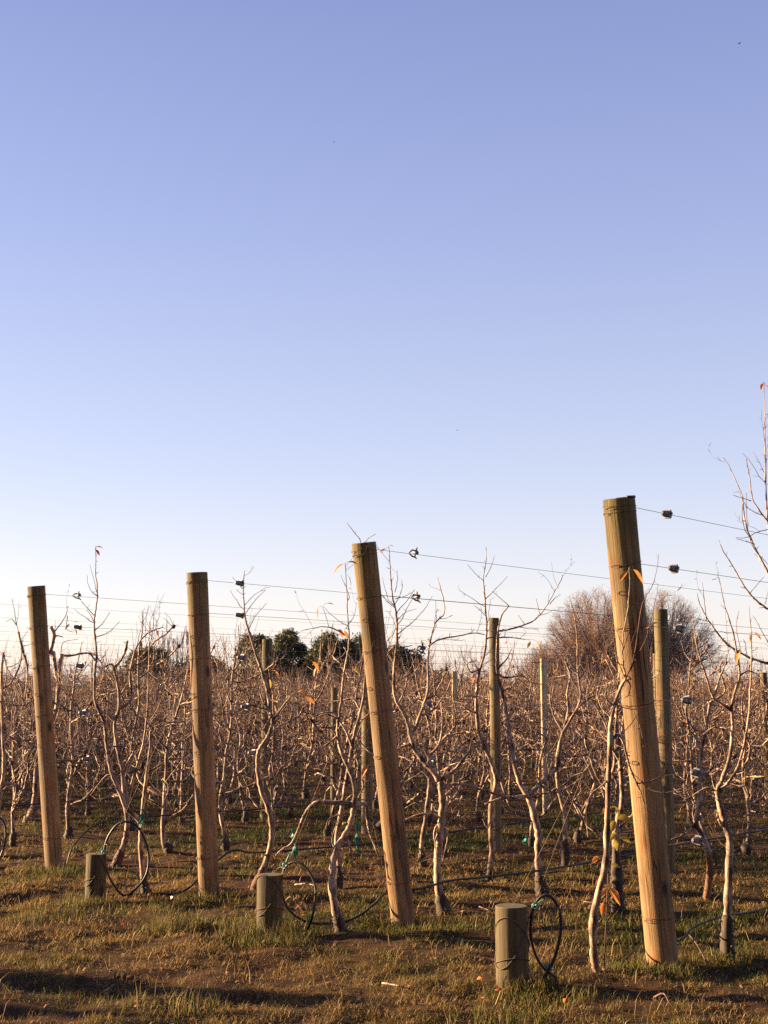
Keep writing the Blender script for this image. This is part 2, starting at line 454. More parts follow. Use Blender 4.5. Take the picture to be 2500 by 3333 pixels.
rng = np.random.default_rng(5)
mb = MB()
KX = 0.36
def scatter(y0, y1, dens, L0, L1, wd, seed):
    rg = np.random.default_rng(seed)
    A = KX * (y1 ** 2 - y0 ** 2)
    n = int(A * dens)
    y = np.sqrt(rg.uniform(y0 ** 2, y1 ** 2, n)); x = rg.uniform(-KX, KX, n) * y
    L = np.empty(n); lay = np.empty(n); col = np.empty((n, 3)); keep = np.ones(n, bool)
    u = rg.random((n, 5))
    for i in range(n):
        g, b = patch(x[i], y[i])
        cl = 0.5 + hn(x[i], y[i], 5.0, 4.4) * 0.9 + 0.5 * hn(x[i], y[i], 14.0, 6.1)
        keep[i] = u[i, 0] < max(0.10, (1 - 0.8 * b) * (0.05 + 1.5 * cl))
        isg = u[i, 1] < g * 0.9
        if isg:
            c = np.array([0.062, 0.072, 0.016]) * (0.6 + 0.8 * u[i, 2]) + np.array([0.04, 0.022, 0]) * u[i, 3]
            L[i] = L0 + (L1 - L0) * u[i, 4] * (0.5 + max(0, cl)); lay[i] = 0.15 + 0.5 * u[i, 3]
        elif u[i, 1] < 0.86:
            c = np.array([0.265, 0.168, 0.058]) * (0.5 + 0.75 * u[i, 2])
            L[i] = (L0 + (L1 - L0) * u[i, 4] ** 2) * (0.55 + 0.75 * min(1, max(0, cl))); lay[i] = 0.35 + 0.75 * u[i, 3]
        else:
            c = np.array([0.17, 0.085, 0.042]) * (0.5 + 0.8 * u[i, 2])
            L[i] = L0 * 0.9; lay[i] = 0.75 + 0.4 * u[i, 3]
        col[i] = c
    xy = np.stack([x, y], 1)[keep]
    W = wd * rg.uniform(0.6, 1.4, n)[keep]
    mb.add(*blades(xy, rg, L[keep], W, None if False else col[keep], lay[keep])[:3], col=np.repeat(col[keep], 5, 0))
scatter(5.2, 8.0, 9500, 0.02, 0.062, 0.0015, 1)
scatter(8.0, 11.5, 4200, 0.022, 0.07, 0.0022, 2)
scatter(11.5, 18, 900, 0.025, 0.08, 0.0038, 3)
scatter(18, 34, 160, 0.03, 0.09, 0.008, 4)
# taller tussocks: round the stumps and posts
def tussock(x, y, r, n, L0, L1, seed, green=0.7):
    rg = np.random.default_rng(seed)
    a = rg.uniform(0, 2 * PI, n); rr = r * np.sqrt(rg.random(n))
    xy = np.stack([x + rr * np.cos(a) * 1.4, y + rr * np.sin(a)], 1)
    u = rg.random((n, 3))
    col = np.where(u[:, :1] < green, np.array([0.085, 0.09, 0.018]) * (0.6 + 0.8 * u[:, 1:2]), np.array([0.22, 0.15, 0.06]) * (0.55 + 0.7 * u[:, 1:2]))
    mb.add(*blades(xy, rg, rg.uniform(L0, L1, n), np.full(n, 0.0019), col, 0.05 + 0.65 * u[:, 2] ** 1.5)[:3], col=np.repeat(col, 5, 0))
TUS = [(1330, 3012, .14, 260, .03, .09, .6), (681, 2922, .15, 260, .03, .1, .6), (185, 2842, .15, 260, .03, .11, .6), (2150, 3162, .15, 260, .03, .09, .7), (303, 2945, .12, 180, .03, .09, .6), (1660, 3246, .11, 160, .03, .08, .6), (2369, 3132, .1, 160, .03, .08, .6),(570, 3035, 0.16, 520, .05, .16, .6), (840, 3050, 0.2, 520, .05, .17, .55), (900, 3075, .16, 380, .04, .11, .7), (770, 3070, .16, 260, .03, .09, .7),
       (1410, 3020, .24, 520, .03, .08, .8), (1520, 3005, .26, 420, .03, .07, .8), (1720, 3230, .12, 330, .05, .12, .6), (1800, 3255, .16, 260, .04, .09, .65),
       (2070, 3160, .16, 360, .03, .08, .8), (2120, 3170, .2, 340, .03, .08, .8), (2280, 3140, .2, 160, .04, .1, .5), (640, 3300, .1, 110, .06, .16, .4),
       (160, 2830, .2, 200, .03, .08, .6), (1000, 2920, .25, 200, .03, .08, .8), (1450, 2920, .3, 220, .03, .08, .8), (1620, 2820, .4, 300, .03, .08, .8),
       (780, 2780, .3, 200, .03, .08, .8), (540, 2620, .35, 260, .05, .12, .9), (590, 2700, .4, 240, .03, .08, .7), (1950, 3000, .3, 180, .04, .1, .5), (2340, 2900, .4, 240, .03, .08, .8),
       (150, 3005, .2, 260, .04, .12, .55), (1630, 3325, .18, 200, .04, .11, .6), (1730, 3330, .2, 160, .04, .1, .7), (270, 2930, .12, 160, .04, .1, .6)]
for i, (u_, v_, r_, n_, a_, b_, g_) in enumerate(TUS):
    P = ground(u_, v_); tussock(P[0], P[1], r_, n_, a_, b_, 100 + i, g_)
# long straw and flat litter over the short sward
rgl = np.random.default_rng(91); nL = 2300
yy = np.sqrt(rgl.uniform(5.2 ** 2, 12 ** 2, nL)); xx = rgl.uniform(-KX, KX, nL) * yy
kp = np.array([hn(a_, b_, 1.8, 12.0) + .3 * hn(a_, b_, 6, 3.0) + .12 for a_, b_ in zip(xx, yy)]) > rgl.uniform(-.3, .5, nL)
xy = np.stack([xx, yy], 1)[kp]; n_ = len(xy); cc = np.array([0.42, 0.29, 0.12]) * rgl.uniform(.5, 1.15, (n_, 1))
mb.add(*blades(xy, rgl, rgl.uniform(.06, .16, n_), rgl.uniform(.0011, .0022, n_), cc, rgl.uniform(.1, 1.05, n_))[:3], col=np.repeat(cc, 5, 0))
nL = 3000; yy = np.sqrt(rgl.uniform(5.2 ** 2, 14 ** 2, nL)); xx = rgl.uniform(-KX, KX, nL) * yy
kp = np.array([hn(a_, b_, 1.1, 22.0) + .15 for a_, b_ in zip(xx, yy)]) > rgl.uniform(-.4, .5, nL)
xy = np.stack([xx, yy], 1)[kp]; n_ = len(xy); cc = np.array([0.24, 0.12, 0.06]) * rgl.uniform(.4, 1.4, (n_, 1))
mb.add(*blades(xy, rgl, rgl.uniform(.025, .05, n_), rgl.uniform(.006, .012, n_), cc, rgl.uniform(.7, 1.15, n_))[:3], col=np.repeat(cc, 5, 0))
tag(mb.build('grass', M['grass'], smooth=False), 'short dry and green grass covering the headland and alleys', 'grass', kind='stuff')

# ------------------------------------------------------------------ posts
POSTPX = [  # base, top (photo pixels), radius, names from the right: tallest first
    ((2159, 3150), (2014, 1625), 0.090), ((1313, 3003), (1184, 1768), 0.081),
    ((681, 2912), (641, 1865), 0.080), ((177, 2831), (118, 1909), 0.077)]
POST_LABEL = ['tallest and thickest leaning wooden end post, nearest, in front of the bare willow',
              'leaning wooden end post with a green stained head, second tallest, mid picture',
              'nearly upright wooden end post with a dark square head, third tallest',
              'shortest and farthest wooden end post, at the left edge']
ROWBASE = []
for (b, t, r) in POSTPX: ROWBASE.append(ground(*b))
for k in range(4, 60): ROWBASE.append(ROWBASE[3] + HEAD * 2.0 * (k - 3))
def rowpt(k, t, z=0.0): return ROWBASE[k] + ROWD * t + np.array([0, 0, z])
def plane_hit(k, u, v):
    """where the sight line of a pixel meets the vertical plane of row k"""
    r = ray(u, v); n = np.array([ROWD[1], -ROWD[0], 0]); o = np.array([0, 0, CAM_Z])
    s = np.dot(ROWBASE[k] - o, n) / np.dot(r, n)
    return o + r * s

def post_mesh(name, L, r0, r1, seed, mats, n=36, seg=44, sink=0.06, square=False):
    mb = MB(); V = []
    zs = np.linspace(-sink, L, seg)
    for z in zs:
        for i in range(n):
            a = 2 * PI * i / n
            rr = r0 + (r1 - r0) * z / L
            c, s = math.cos(a), math.sin(a)
            if square: rr *= 1.0 / max(abs(c), abs(s)) * 0.86
            else:
                rr *= 1 + 0.035 * mnoise.noise(Vector((c * 1.2 + seed, s * 1.2, z * 1.1))) + 0.022 * mnoise.noise(Vector((c * 5 + seed, s * 5, z * 2.2)))
            V.append((rr * c, rr * s, z))
    V = np.array(V); idx = np.arange(seg * n).reshape(seg, n); j2 = np.roll(idx, -1, 1)
    mb.add(V, np.stack([idx[:-1], j2[:-1], j2[1:], idx[1:]], -1).reshape(-1, 4), m=0)
    # bevelled sawn head
    top = V[-n:]; ins = top * np.array([0.95, 0.95, 1]) + np.array([0, 0, 0.004])
    ins2 = ins * np.array([0.55, 0.55, 1]) ; cen = np.array([[0, 0, L + 0.004]])
    j = np.arange(n); k = (j + 1) % n
    mb.add(np.vstack([top, ins]), np.stack([j, k, n + k, n + j], 1), m=1)
    mb.add(np.vstack([ins, cen]), None, np.stack([j, k, np.full(n, n)], 1), m=1)
    return mb.mesh(name, mats)

def binding(rad, z, rngl, seed, twist=True):
    """a turn of wire round a post with its tied-off loop on the sunny side (post coordinates)"""
    mb = MB(); n = 40; P = []
    tilt = 0.006 * (rngl.random() - 0.5) * 4; ph = rngl.random() * 6
    for i in range(n):
        a = 2 * PI * i / n
        P.append(((rad + 0.003) * math.cos(a), (rad + 0.003) * math.sin(a), z + tilt * math.sin(a + ph) + 0.002 * math.sin(3 * a + ph)))
    mb.tube(P, 0.0014, 5, closed=True)
    if twist:
        a0 = math.radians(200 + 25 * rngl.random())
        Lp = []
        for i in range(14):
            q = i / 14 * 2 * PI
            aa = a0 + 0.30 * math.cos(q); rr = rad + 0.005 + 0.004 * math.sin(q)
            Lp.append((rr * math.cos(aa), rr * math.sin(aa), z - 0.010 + 0.009 * math.sin(q)))
        mb.tube(Lp, 0.0019, 5, closed=True)
    return mb

TENS = [  # tensioners of each row, photo pixels
    [(2167, 1672), (2189, 1850), (2207, 2045), (2231, 2279), (2261, 2515), (2266, 2735)],
    [(1345, 1803), (1353, 1947), (1370, 2115), (1391, 2302), (1404, 2483)],
    [(778, 1898), (778, 2002), (784, 2140), (797, 2300), (820, 2450)],
    [(250, 1941), (251, 2041), (258, 2167), (268, 2320), (280, 2470)]]
WIREZ = []; TPOS = []
for k in range(4):
    P = [plane_hit(k, *p) for p in TENS[k]]
    TPOS.append(P); WIREZ.append([p[2] for p in P])
print('wire heights', [[round(float(z), 2) for z in r] for r in WIREZ])

POST = []
for k, (b, t, r) in enumerate(POSTPX):
    B = ROWBASE[k]
    rt = ray(*t)
    s = (rt[0] * B[1] - B[0]) / (ROWD[0] - rt[0] * ROWD[1])       # the head leans back along the row
    T = B + ROWD * s; T[2] = CAM_Z + rt[2] * T[1]
    L = float(np.linalg.norm(T - B)); ax = norm(T - B)
    root = empty('end_post', B, POST_LABEL[k], 'post', 'wooden end posts along the headland')
    root.rotation_euler = Vector((0, 0, 1)).rotation_difference(Vector(ax)).to_euler()
    sh = bpy.data.objects.new('shaft', post_mesh('shaft', L, r * 0.97, r, 3.7 * k, [M['post'], M['endgrain']])); COL.objects.link(sh); sh.parent = root
    rg = np.random.default_rng(40 + k)
    POST.append((B, ax, L, r))
    zs = [z / ax[2] for z in WIREZ[k][:4]] + [L - 0.06, 0.30]
    for z in zs:
        if z < L - 0.02: binding(r, float(z) - 0.012, rg, k).build('wire_binding', M['rusty'], root)
    for z in (L * 0.8, L * 0.62, L * 0.44):
        st = MB(); a0 = math.radians(215 + 20 * rg.random()); pp = []
        for i in range(12):
            q = i / 12 * 2 * PI; aa = a0 + 0.17 * math.cos(q)
            pp.append(((r + 0.006) * math.cos(aa), (r + 0.006) * math.sin(aa), z + 0.011 * math.sin(q)))
        st.tube(pp, 0.0019, 5, closed=True); st.build('staple', M['rusty'], root)
    if k == 0:   # dark strip nailed over the head
        st = MB(); V = []
        for i in range(13):
            a = math.radians(-170 + i * 13.2 + 100); V.append(((r * 0.98) * math.cos(a), (r * 0.98) * math.sin(a), L + 0.006))
        st.tube(V, 0.008, 6); st.build('head_strip', M['hose'], root)

# intermediate posts
LINE = [  # base px u, top (u, v), half width px, row, square?, label
    (1607, 1604, 2013, 17, 2, 'round line post standing right of the leaning mid picture end post'),
    (2150, 2147, 1985, 23, 1, 'thick line post with a dark head rising just right of the tallest end post'),
    (872, 868, 2082, 17, 4, 'line post standing before the dark conifers, right of the third end post'),
    (1196, 1180, 2230, 18, 3, 'line post mostly hidden behind the leaning mid picture end post'),
    (1766, 1766, 2145, 12, 3, 'pale square sawn line post standing left of the willow'),
    (1478, 1479, 2186, 10, 4, 'thin pale line post below the sky gap, left of the round line post'),
    (1090, 1090, 2240, 11, 4, 'short dark line post below the two conifers'),
    (2476, 2476, 2190, 11, 2, 'line post low at the right edge of the picture'),
    (2128, 2126, 2128, 8, 2, 'thin line post peeping out beside the thick dark headed one')]
# depth of each from the row plane
LINE_T = []
for i, (ub, ut, vt, hw, k, lab) in enumerate(LINE):
    rx = (ub - 1250) / FPX
    t = (rx * ROWBASE[k][1] - ROWBASE[k][0]) / (ROWD[0] - rx * ROWD[1])
    B = rowpt(k, t)
    D = B[1]; H = at(ut, vt, D)[2]
    LINE_T.append((k, t))
    root = empty('line_post', B, lab, 'post', 'line posts inside the rows')
    sq = i in (4, 5)
    r = hw / FPX * D
    sh = bpy.data.objects.new('shaft', post_mesh('shaft', H, r, r * 0.98, 11.0 + i, [M['pale_post'] if sq else M['line_post'], M['endgrain']], n=20, seg=26, square=sq)); COL.objects.link(sh); sh.parent = root
    rg = np.random.default_rng(70 + i)
    for z in (H * 0.82, H * 0.4): binding(r * (1.1 if sq else 1), z, rg, i, False).build('wire_binding', M['rusty'], root)
    print('line post', i, 'D %.1f H %.2f t %.1f r %.3f' % (D, H, t, r))

# anchor stumps
STUMP = [((1673, 3232), (1674, 2950), 0.083), ((873, 3043), (874, 2848), 0.081), ((303, 2937), (308, 2780), 0.072)]
SLAB = ['pale anchor stump nearest the camera with wire looped round it',
        'mossy anchor stump in long grass, left of the leaning mid picture end post',
        'dark shaded anchor stump between the two left end posts']
SPOS = []
for k, (b, t, r) in enumerate(STUMP):
    B = ground(*b); B = B + np.array([0, r * 0.9, 0]); H = at(t[0], t[1], B[1] - 0.0)[2]
    SPOS.append((B, H, r))
    root = empty('anchor_stump', B, SLAB[k], 'stump', 'anchor stumps of the end posts')
    sh = bpy.data.objects.new('shaft', post_mesh('shaft', H, r * 1.02, r, 21.0 + k, [M['stump'], M['endgrain']], seg=16)); COL.objects.link(sh); sh.parent = root
    rg = np.random.default_rng(90 + k)
    # one slanting turn of wire crossing on the sunny front, and a low one
    for (zl, zh, ph) in ((0.11, 0.40, 0.0), (0.10, 0.17, 2.0), (0.13, 0.37, 2.6)):
        mbw = MB(); P = []
        for i in range(44):
            a = 2 * PI * i / 44
            P.append(((r * 1.02 + 0.003) * math.cos(a), (r * 1.02 + 0.003) * math.sin(a), H * 0.35 * 0 + (zl + zh) / 2 + (zh - zl) / 2 * math.sin(a - math.radians(-55) + ph + PI / 2 * 0)))
        mbw.tube(P, 0.0024, 5, closed=True); mbw.build('wire_binding', M['rusty'], root)

# guy wires from stump to post
def wire_obj(name, P, r, m, label, cat, group=None, sag=0.0, n=2):
    A, B = np.array(P[0]), np.array(P[1]); pts = []
    for i in range(n + 1):
        f = i / n; p = A + (B - A) * f; p[2] -= sag * 4 * f * (1 - f); pts.append(p)
    mbw = MB(); mbw.tube(np.array(pts) - A, r, 4)
    o = mbw.build(name, m, loc=tuple(A)); return tag(o, label, cat, group)
def post_at(k, h, side=0.0):
    B, ax, L, r = POST[k]; return B + ax * h + np.array([side * r, -r * 0.9, 0])
GLAB = ['slack guy wire from the nearest stump up to the tallest end post', 'second guy wire slanting from the nearest stump to the tallest post',
        'guy wire from the mossy stump up to the leaning mid picture end post', 'guy wire from the shaded stump up to the third end post']
for j, (s, k, h, sx, dx) in enumerate(((0, 0, 1.95, 0.55, 0.9), (0, 0, 1.62, -0.5, -0.55), (1, 1, 1.95, 0.5, 0.75), (2, 2, 1.9, 0.55, 0.7))):
    B, H, r = SPOS[s]
    wire_obj('guy_wire', (B + np.array([dx * r, -r * 0.5, H * 0.8]), post_at(k, h, sx)), 0.0013, M['rusty'], GLAB[j], 'wire', 'guy wires of the end posts')

# trellis wires
ORD = ['topmost', 'second', 'third', 'fourth', 'fifth', 'lowest']
PNAME = ['the tallest end post', 'the leaning mid picture end post', 'the third tallest end post', 'the shortest end post at left']
for k in range(11):
    zs = WIREZ[k] if k < 4 else [2.42, 2.14, 1.82, 1.40, 0.95]
    for j, z in enumerate(zs):
        z = float(z)
        if k < 4:
            B, ax, L, r = POST[k]; A = B + ax * (z / ax[2]) + ROWD * r; A[2] = z
            lab = '%s trellis wire running back from %s' % (ORD[j], PNAME[k]); grp = 'trellis wires tied to the end posts'
        else:
            A = rowpt(k, 0.0 if k < 6 else 3.0, z); lab = 'thin trellis wire strung through the back rows beyond the end posts'; grp = 'trellis wires of the back rows'
            if j in (3, 4) and k > 7: continue
        E = rowpt(k, 46, z)
        wire_obj('trellis_wire', (A, E), 0.0016 if k < 4 else 0.0010, M['wire'], lab, 'wire', grp, sag=0.03, n=12)

# wire tensioners
def tens_closed(seed):
    mb = MB()
    n = 10
    # pressed cradle: wedge that widens towards the spool
    X = [-0.040, -0.034, -0.012, 0.016, 0.022]; HH = [0.007, 0.013, 0.017, 0.020, 0.018]; WW = [0.006, 0.012, 0.016, 0.017, 0.015]
    V = []; q = []
    for x, h, w_ in zip(X, HH, WW):
        for i in range(n):
            a = 2 * PI * i / n; c, s = math.cos(a), math.sin(a)
            V.append((x, w_ * np.sign(c) * abs(c) ** 0.6, h * np.sign(s) * abs(s) ** 0.6))
    for i in range(len(X) - 1):
        for j in range(n): q.append([i * n + j, i * n + (j + 1) % n, (i + 1) * n + (j + 1) % n, (i + 1) * n + j])
    mb.add(V, q, [[0, j, j + 1] for j in range(1, n - 1)] + [[(len(X) - 1) * n, (len(X) - 1) * n + j + 1, (len(X) - 1) * n + j] for j in range(1, n - 1)])
    return mb
def tens_spool():
    mb = MB(); nt = 14; V = []
    for sgn in (-1, 1):
        for i in range(nt * 2):
            a = PI * i / nt; rr = 0.026 if i % 2 else 0.020
            V.append((0.024 + rr * math.cos(a) * 0.75, sgn * 0.019, rr * math.sin(a)))
    m_ = nt * 2
    mb.add(V, [[i, (i + 1) % m_, m_ + (i + 1) % m_, m_ + i] for i in range(m_)], [[0, i + 1, i] for i in range(1, m_ - 1)] + [[m_, m_ + i, m_ + i + 1] for i in range(1, m_ - 1)])
    mb.tube([(0.024, -0.030, 0.004), (0.024, 0.030, 0.004)], 0.007, 6)
    mb.tube([(0.030, 0.0, -0.022), (0.052, 0.0, -0.002)], 0.004, 5)
    return mb
def tens_open_frame():
    mb = MB()
    for s in (-1, 1):
        mb.tube([(-0.048, 0, 0), (-0.030, s * 0.004, 0.010 * s + 0.002), (-0.010, s * 0.006, 0.021 * s + 0.004), (0.020, s * 0.006, 0.021 * s + 0.002), (0.046, 0, 0.016 * s - 0.012)], [0.003, 0.005, 0.006, 0.006, 0.004], 6)
    mb.tube([(0.022, 0, -0.02), (0.022, 0, 0.040)], 0.006, 6)
    return mb
def tens_open_spool():
    mb = MB(); mb.tube([(0.022, -0.022, 0.012), (0.022, 0.022, 0.012)], [0.011, 0.011], 8)
    mb.tube([(0.024, 0, 0.026), (0.040, 0, 0.022)], 0.006, 6); mb.tube([(0.020, 0, 0.040), (0.028, 0.0, 0.044)], 0.006, 6)
    return mb
TM = dict(closed=(tens_closed(0).mesh('cradle', M['steel'], False), tens_spool().mesh('spool', M['steel'], False)),
          open=(tens_open_frame().mesh('cradle', M['steel']), tens_open_spool().mesh('spool', M['steel'])))
M['zinc'] = m_simple('pale_zinc', (0.14, 0.138, 0.155), 0.5, 0.2)
for kd in ('closed', 'open'):
    cp = []
    for me in TM[kd]:
        m2 = me.copy(); m2.materials.clear(); m2.materials.append(M['zinc']); cp.append(m2)
    TM[kd + '_pale'] = tuple(cp)
yaw = math.atan2(ROWD[1], ROWD[0])
for k in range(4):
    for j, P in enumerate(TPOS[k]):
        kind = 'open' if (k == 1 or (k == 3 and j == 0)) else 'closed'
        lab = 'steel wire tensioner on the %s wire right of %s' % (ORD[j], PNAME[k])
        root = empty('wire_tensioner', P, lab, 'tensioner', 'ratchet tensioners on the trellis wires')
        rr = np.random.default_rng(k * 10 + j)
        root.rotation_euler = (rr.uniform(-0.3, 0.3), 0.03, yaw); s = 1.0 if k == 0 else 0.98
        root.scale = (s, s, s * 1.05)
        for nm, me in zip(('cradle', 'spool'), TM[kind + ('_pale' if j > 2 else '')]):
            o = bpy.data.objects.new(nm, me); COL.objects.link(o); o.parent = root

# ------------------------------------------------------------------ drip hoses
def hose_obj(pts, label, r=0.0062, ties=()):
    P = catmull(pts, 7); A = P[0].copy()
    root = empty('irrigation_hose', A, label, 'hose', 'black irrigation hoses')
    mbh = MB(); mbh.tube(P - A, r, 8); mbh.build('pipe', M['hose'], root)
    for (tp, tails) in ties:
        mt = MB(); tp = np.asarray(tp) - A
        ring = [tp + np.array([0.014 * math.cos(q), 0.010 * math.sin(2 * q) * 0.4, 0.014 * math.sin(q)]) for q in np.linspace(0, 2 * PI, 10)[:-1]]
        mt.tube(ring, 0.0045, 5, closed=True)
        for tl in tails: mt.tube(catmull([tp, tp + np.array(tl) * 0.5 + np.array([0, 0, 0.008]), tp + np.array(tl)], 3), [0.0028] * 6 + [0.0015], 4)
        mt.build('twine_tie', M['tie'], root)
    return root
def src5(x, y): return 800 + .5425 * x, 2400 + .5425 * y
def src6(x, y): return 1550 + .5726 * x, 2500 + .5726 * y
def src4(x, y): return .6028 * x, 2400 + .6028 * y
def trace(conv, s, D0, D1=None):
    pts = [conv(*map(float, p.split(','))) for p in s.split()]
    n = len(pts); D1 = D0 if D1 is None else D1
    return np.array([at(u, v, D0 + (D1 - D0) * i / (n - 1)) for i, (u, v) in enumerate(pts)])
def above(P, z=0.012):
    P[:, 2] = np.maximum(P[:, 2], z); return P
DS = [b[0][1] for b in SPOS]
# loop at the nearest stump
loop = trace(src6, '366,1228 410,1152 447,1075 473,975 483,880 468,795 432,738 392,723 352,748 322,805 309,890 314,985 340,1070 378,1130 418,1165 455,1195', DS[0] - 0.03, DS[0] + 0.10)
hose_obj(above(loop), 'black hose end bent into a loop and tied to the nearest stump', 0.0080, [(at(*src6(334, 783), DS[0] - 0.04), [(0.055, 0, 0.03), (0.03, 0, -0.01)]), (at(*src6(414, 1130), DS[0] - 0.02), [(0.008, 0, 0.05), (-0.02, 0, 0.0)])])
b0 = ROWBASE[0]
h = trace(src6, '720,1200 790,1150 850,1085 905,1035 955,995', DS[0] + 0.35, b0[1] + 0.05)
h2 = [np.append((b0 + ROWD * 0.18)[:2], 0.12)] + [rowpt(0, t, z) for t, z in ((0.35, .17), (0.7, .19), (1.2, .17), (2.0, .2), (4, .2), (9, .2), (20, .2))]
hose_obj(np.vstack([above(h), h2]), 'black hose rising from the grass behind the tallest end post to the right')
# mid stump
loop = trace(src5, '405,1050 417,990 421,930 410,870 380,805 340,765 300,748 262,757 230,795 217,860 217,920 232,985 265,1040 310,1080 370,1108 430,1128 500,1135 560,1125 640,1090 710,1050 770,1000 855,932', DS[1] - 0.02, ROWBASE[1][1] + 0.0)
loop = np.vstack([above(trace(src5, '372,1150 392,1100', DS[1] + .02, DS[1]), 0.012), above(loop), [np.append((ROWBASE[1] + ROWD * 0.2)[:2], .20)] , [rowpt(1, t, z) for t, z in ((0.5, .22), (1.0, .20), (2.0, .18), (4, .2), (9, .2), (20, .2))]])
hose_obj(loop, 'black hose looped beside the mossy stump, running on behind the mid picture end post', 0.0080, [(at(*src5(236, 765), DS[1] - .03), [(0.03, 0, 0.07), (0.06, 0, .10)]), (at(*src5(384, 1104), DS[1] + .02), [(0.0, 0, 0.05)])])
# shaded stump
loop = trace(src4, '690,858 730,820 768,780 795,725 803,660 795,590 770,525 735,475 685,455 635,470 600,510 575,560 563,620 570,690 590,755 620,805 660,850 700,870 745,883 830,890 900,880 960,858 1020,810 1072,765', DS[2], ROWBASE[2][1])
loop = np.vstack([above(loop), [np.append((ROWBASE[2] + ROWD * 0.2)[:2], .30)], [rowpt(2, t, z) for t, z in ((0.45, .27), (1.0, .25), (2.0, .23), (4, .25), (9, .25), (20, .25))]])
hose_obj(loop, 'thin black hose looped beside the shaded stump and led behind the third end post', 0.0085, [(at(*src4(560, 620), DS[2] - .02), [(0.02, 0, -0.03), (-0.02, 0, .03)])])
# left edge
loop = trace(src4, '-60,830 0,650 22,590 31,530 25,470 0,435 -40,410 -90,420 -130,500 -140,600 -100,740 -50,800', ROWBASE[3][1] - 1.0, ROWBASE[3][1] - .9)
hose_obj(above(loop), 'black hose loop cut off by the left picture edge', 0.0085)
hose_obj(np.array([rowpt(3, t, z) for t, z in ((.12, .02), (0.2, .2), (0.5, .37), (1.2, .38), (3, .36), (8, .38), (20, .38), (36, .38))]), 'black hose running right from behind the shortest end post')
for k in range(4, 12):
    hose_obj(np.array([rowpt(k, t, .36 + 0.02 * math.sin(t)) for t in (0.0, 1.5, 4, 8, 14, 22, 34)]), 'black hose stretched along a back row below the branches')
    bpy.data.objects[-1] if False else None

# ------------------------------------------------------------------ fruit trees
class Tree:
    def __init__(s): s.trunk = MB(); s.crown = MB(); s.leaf = MB(); s.foot = MB()

def leafshape(mb, p, d, up, L, W, rg, m=0):
    d = norm(d); s = norm(np.cross(d, up)); n_ = np.cross(s, d)
    V = []
    prof = [0.05, 0.75, 1.0, 0.7, 0.0]
    for i, pr in enumerate(prof):
        f = i / 4
        c = p + d * L * f - np.array([0, 0, 1]) * L * 0.35 * f * f
        if i == 4: V.append(c)
        else: V += [c - s * W * pr + n_ * W * 0.45 * pr, c, c + s * W * pr + n_ * W * 0.45 * pr]
    q = []
    for i in range(3):
        a = i * 3; q += [[a, a + 1, a + 4, a + 3], [a + 1, a + 2, a + 5, a + 4]]
    mb.add(V, q, [[9, 10, 12], [10, 11, 12]], m)

def rough_tube(mb, P, r, n, seed, amp=0.22):
    """tube with knobbly radius"""
    P = np.asarray(P); k = len(P)
    rr = np.asarray(r) * (1 + amp * np.array([mnoise.noise(Vector((i * 0.9 + seed, seed * 1.7, 0))) for i in range(k)]) * 1.8)
    mb.tube(P, np.maximum(rr, 0.0008), n)

def twig(mb, p, d, L, r, rg, segs=4, up=0.25, wob=0.22, n=3):
    P = [np.array(p)]; d = norm(d)
    for i in range(segs):
        d = norm(d + rg.normal(0, wob, 3) + np.array([0, 0, up]))
        P.append(P[-1] + d * L / segs)
    mb.tube(P, np.linspace(r, r * 0.5, segs + 1), n, cap=False)
    return np.array(P), d

def dress(tr, P, R, rg, dens=1.0, twigs=1.0, bias=None, lod=1.0):
    """spurs and side twigs along a limb"""
    seg = np.linalg.norm(np.diff(P, axis=0), axis=1); tot = seg.sum()
    n = int(tot / 0.05 * dens)
    cum = np.concatenate([[0], np.cumsum(seg)])
    for _ in range(n):
        f = rg.uniform(0.12, 1.0) * tot
        i = min(len(P) - 2, np.searchsorted(cum, f) - 1); i = max(0, i)
        tt = (f - cum[i]) / (seg[i] + 1e-9); p = P[i] + (P[i + 1] - P[i]) * tt
        r = R[i]
        ax = norm(P[i + 1] - P[i]); rnd = norm(rg.normal(0, 1, 3)); side = norm(rnd - ax * np.dot(rnd, ax))
        d = norm(side + ax * 0.55 + np.array([0, 0, 0.15]))
        if r > 0.0055 and rg.random() < 0.22:
            if rg.random() < 0.55:
                tr.crown.tube([p - ax * .014, p - ax * .003, p + ax * .012], [r * .9, r * 1.22, r * .9], 7)
            else:
                q_ = p + d * (r + rg.uniform(.012, .035)); tr.trunk.tube([p, (p + q_) / 2, q_], [r * .62, r * .5, r * .52], 6)
            continue
        x = rg.random()
        if x < 0.55:
            twig(tr.crown, p, d, rg.uniform(0.015, 0.05), min(r * 0.6, 0.0032), rg, 2, 0.1, 0.3)
        elif x < 0.55 + 0.30 * twigs:
            L = rg.uniform(0.08, 0.30)
            Q, dd = twig(tr.crown, p, d, L, min(r * 0.55, 0.0034), rg, 4, 0.18, 0.22)
            for _k in range(int(L / 0.06)):
                j = rg.integers(1, len(Q)); twig(tr.crown, Q[j], norm(rg.normal(0, 1, 3) + dd * 0.6), rg.uniform(0.012, 0.05), 0.0018, rg, 2, 0.1, 0.3)
        elif x < 0.93 * twigs:
            twig(tr.crown, p, norm(d + np.array([0, 0, 0.7])), rg.uniform(0.2, 0.5), min(r * 0.5, 0.0034), rg, 5, 0.3, 0.10)

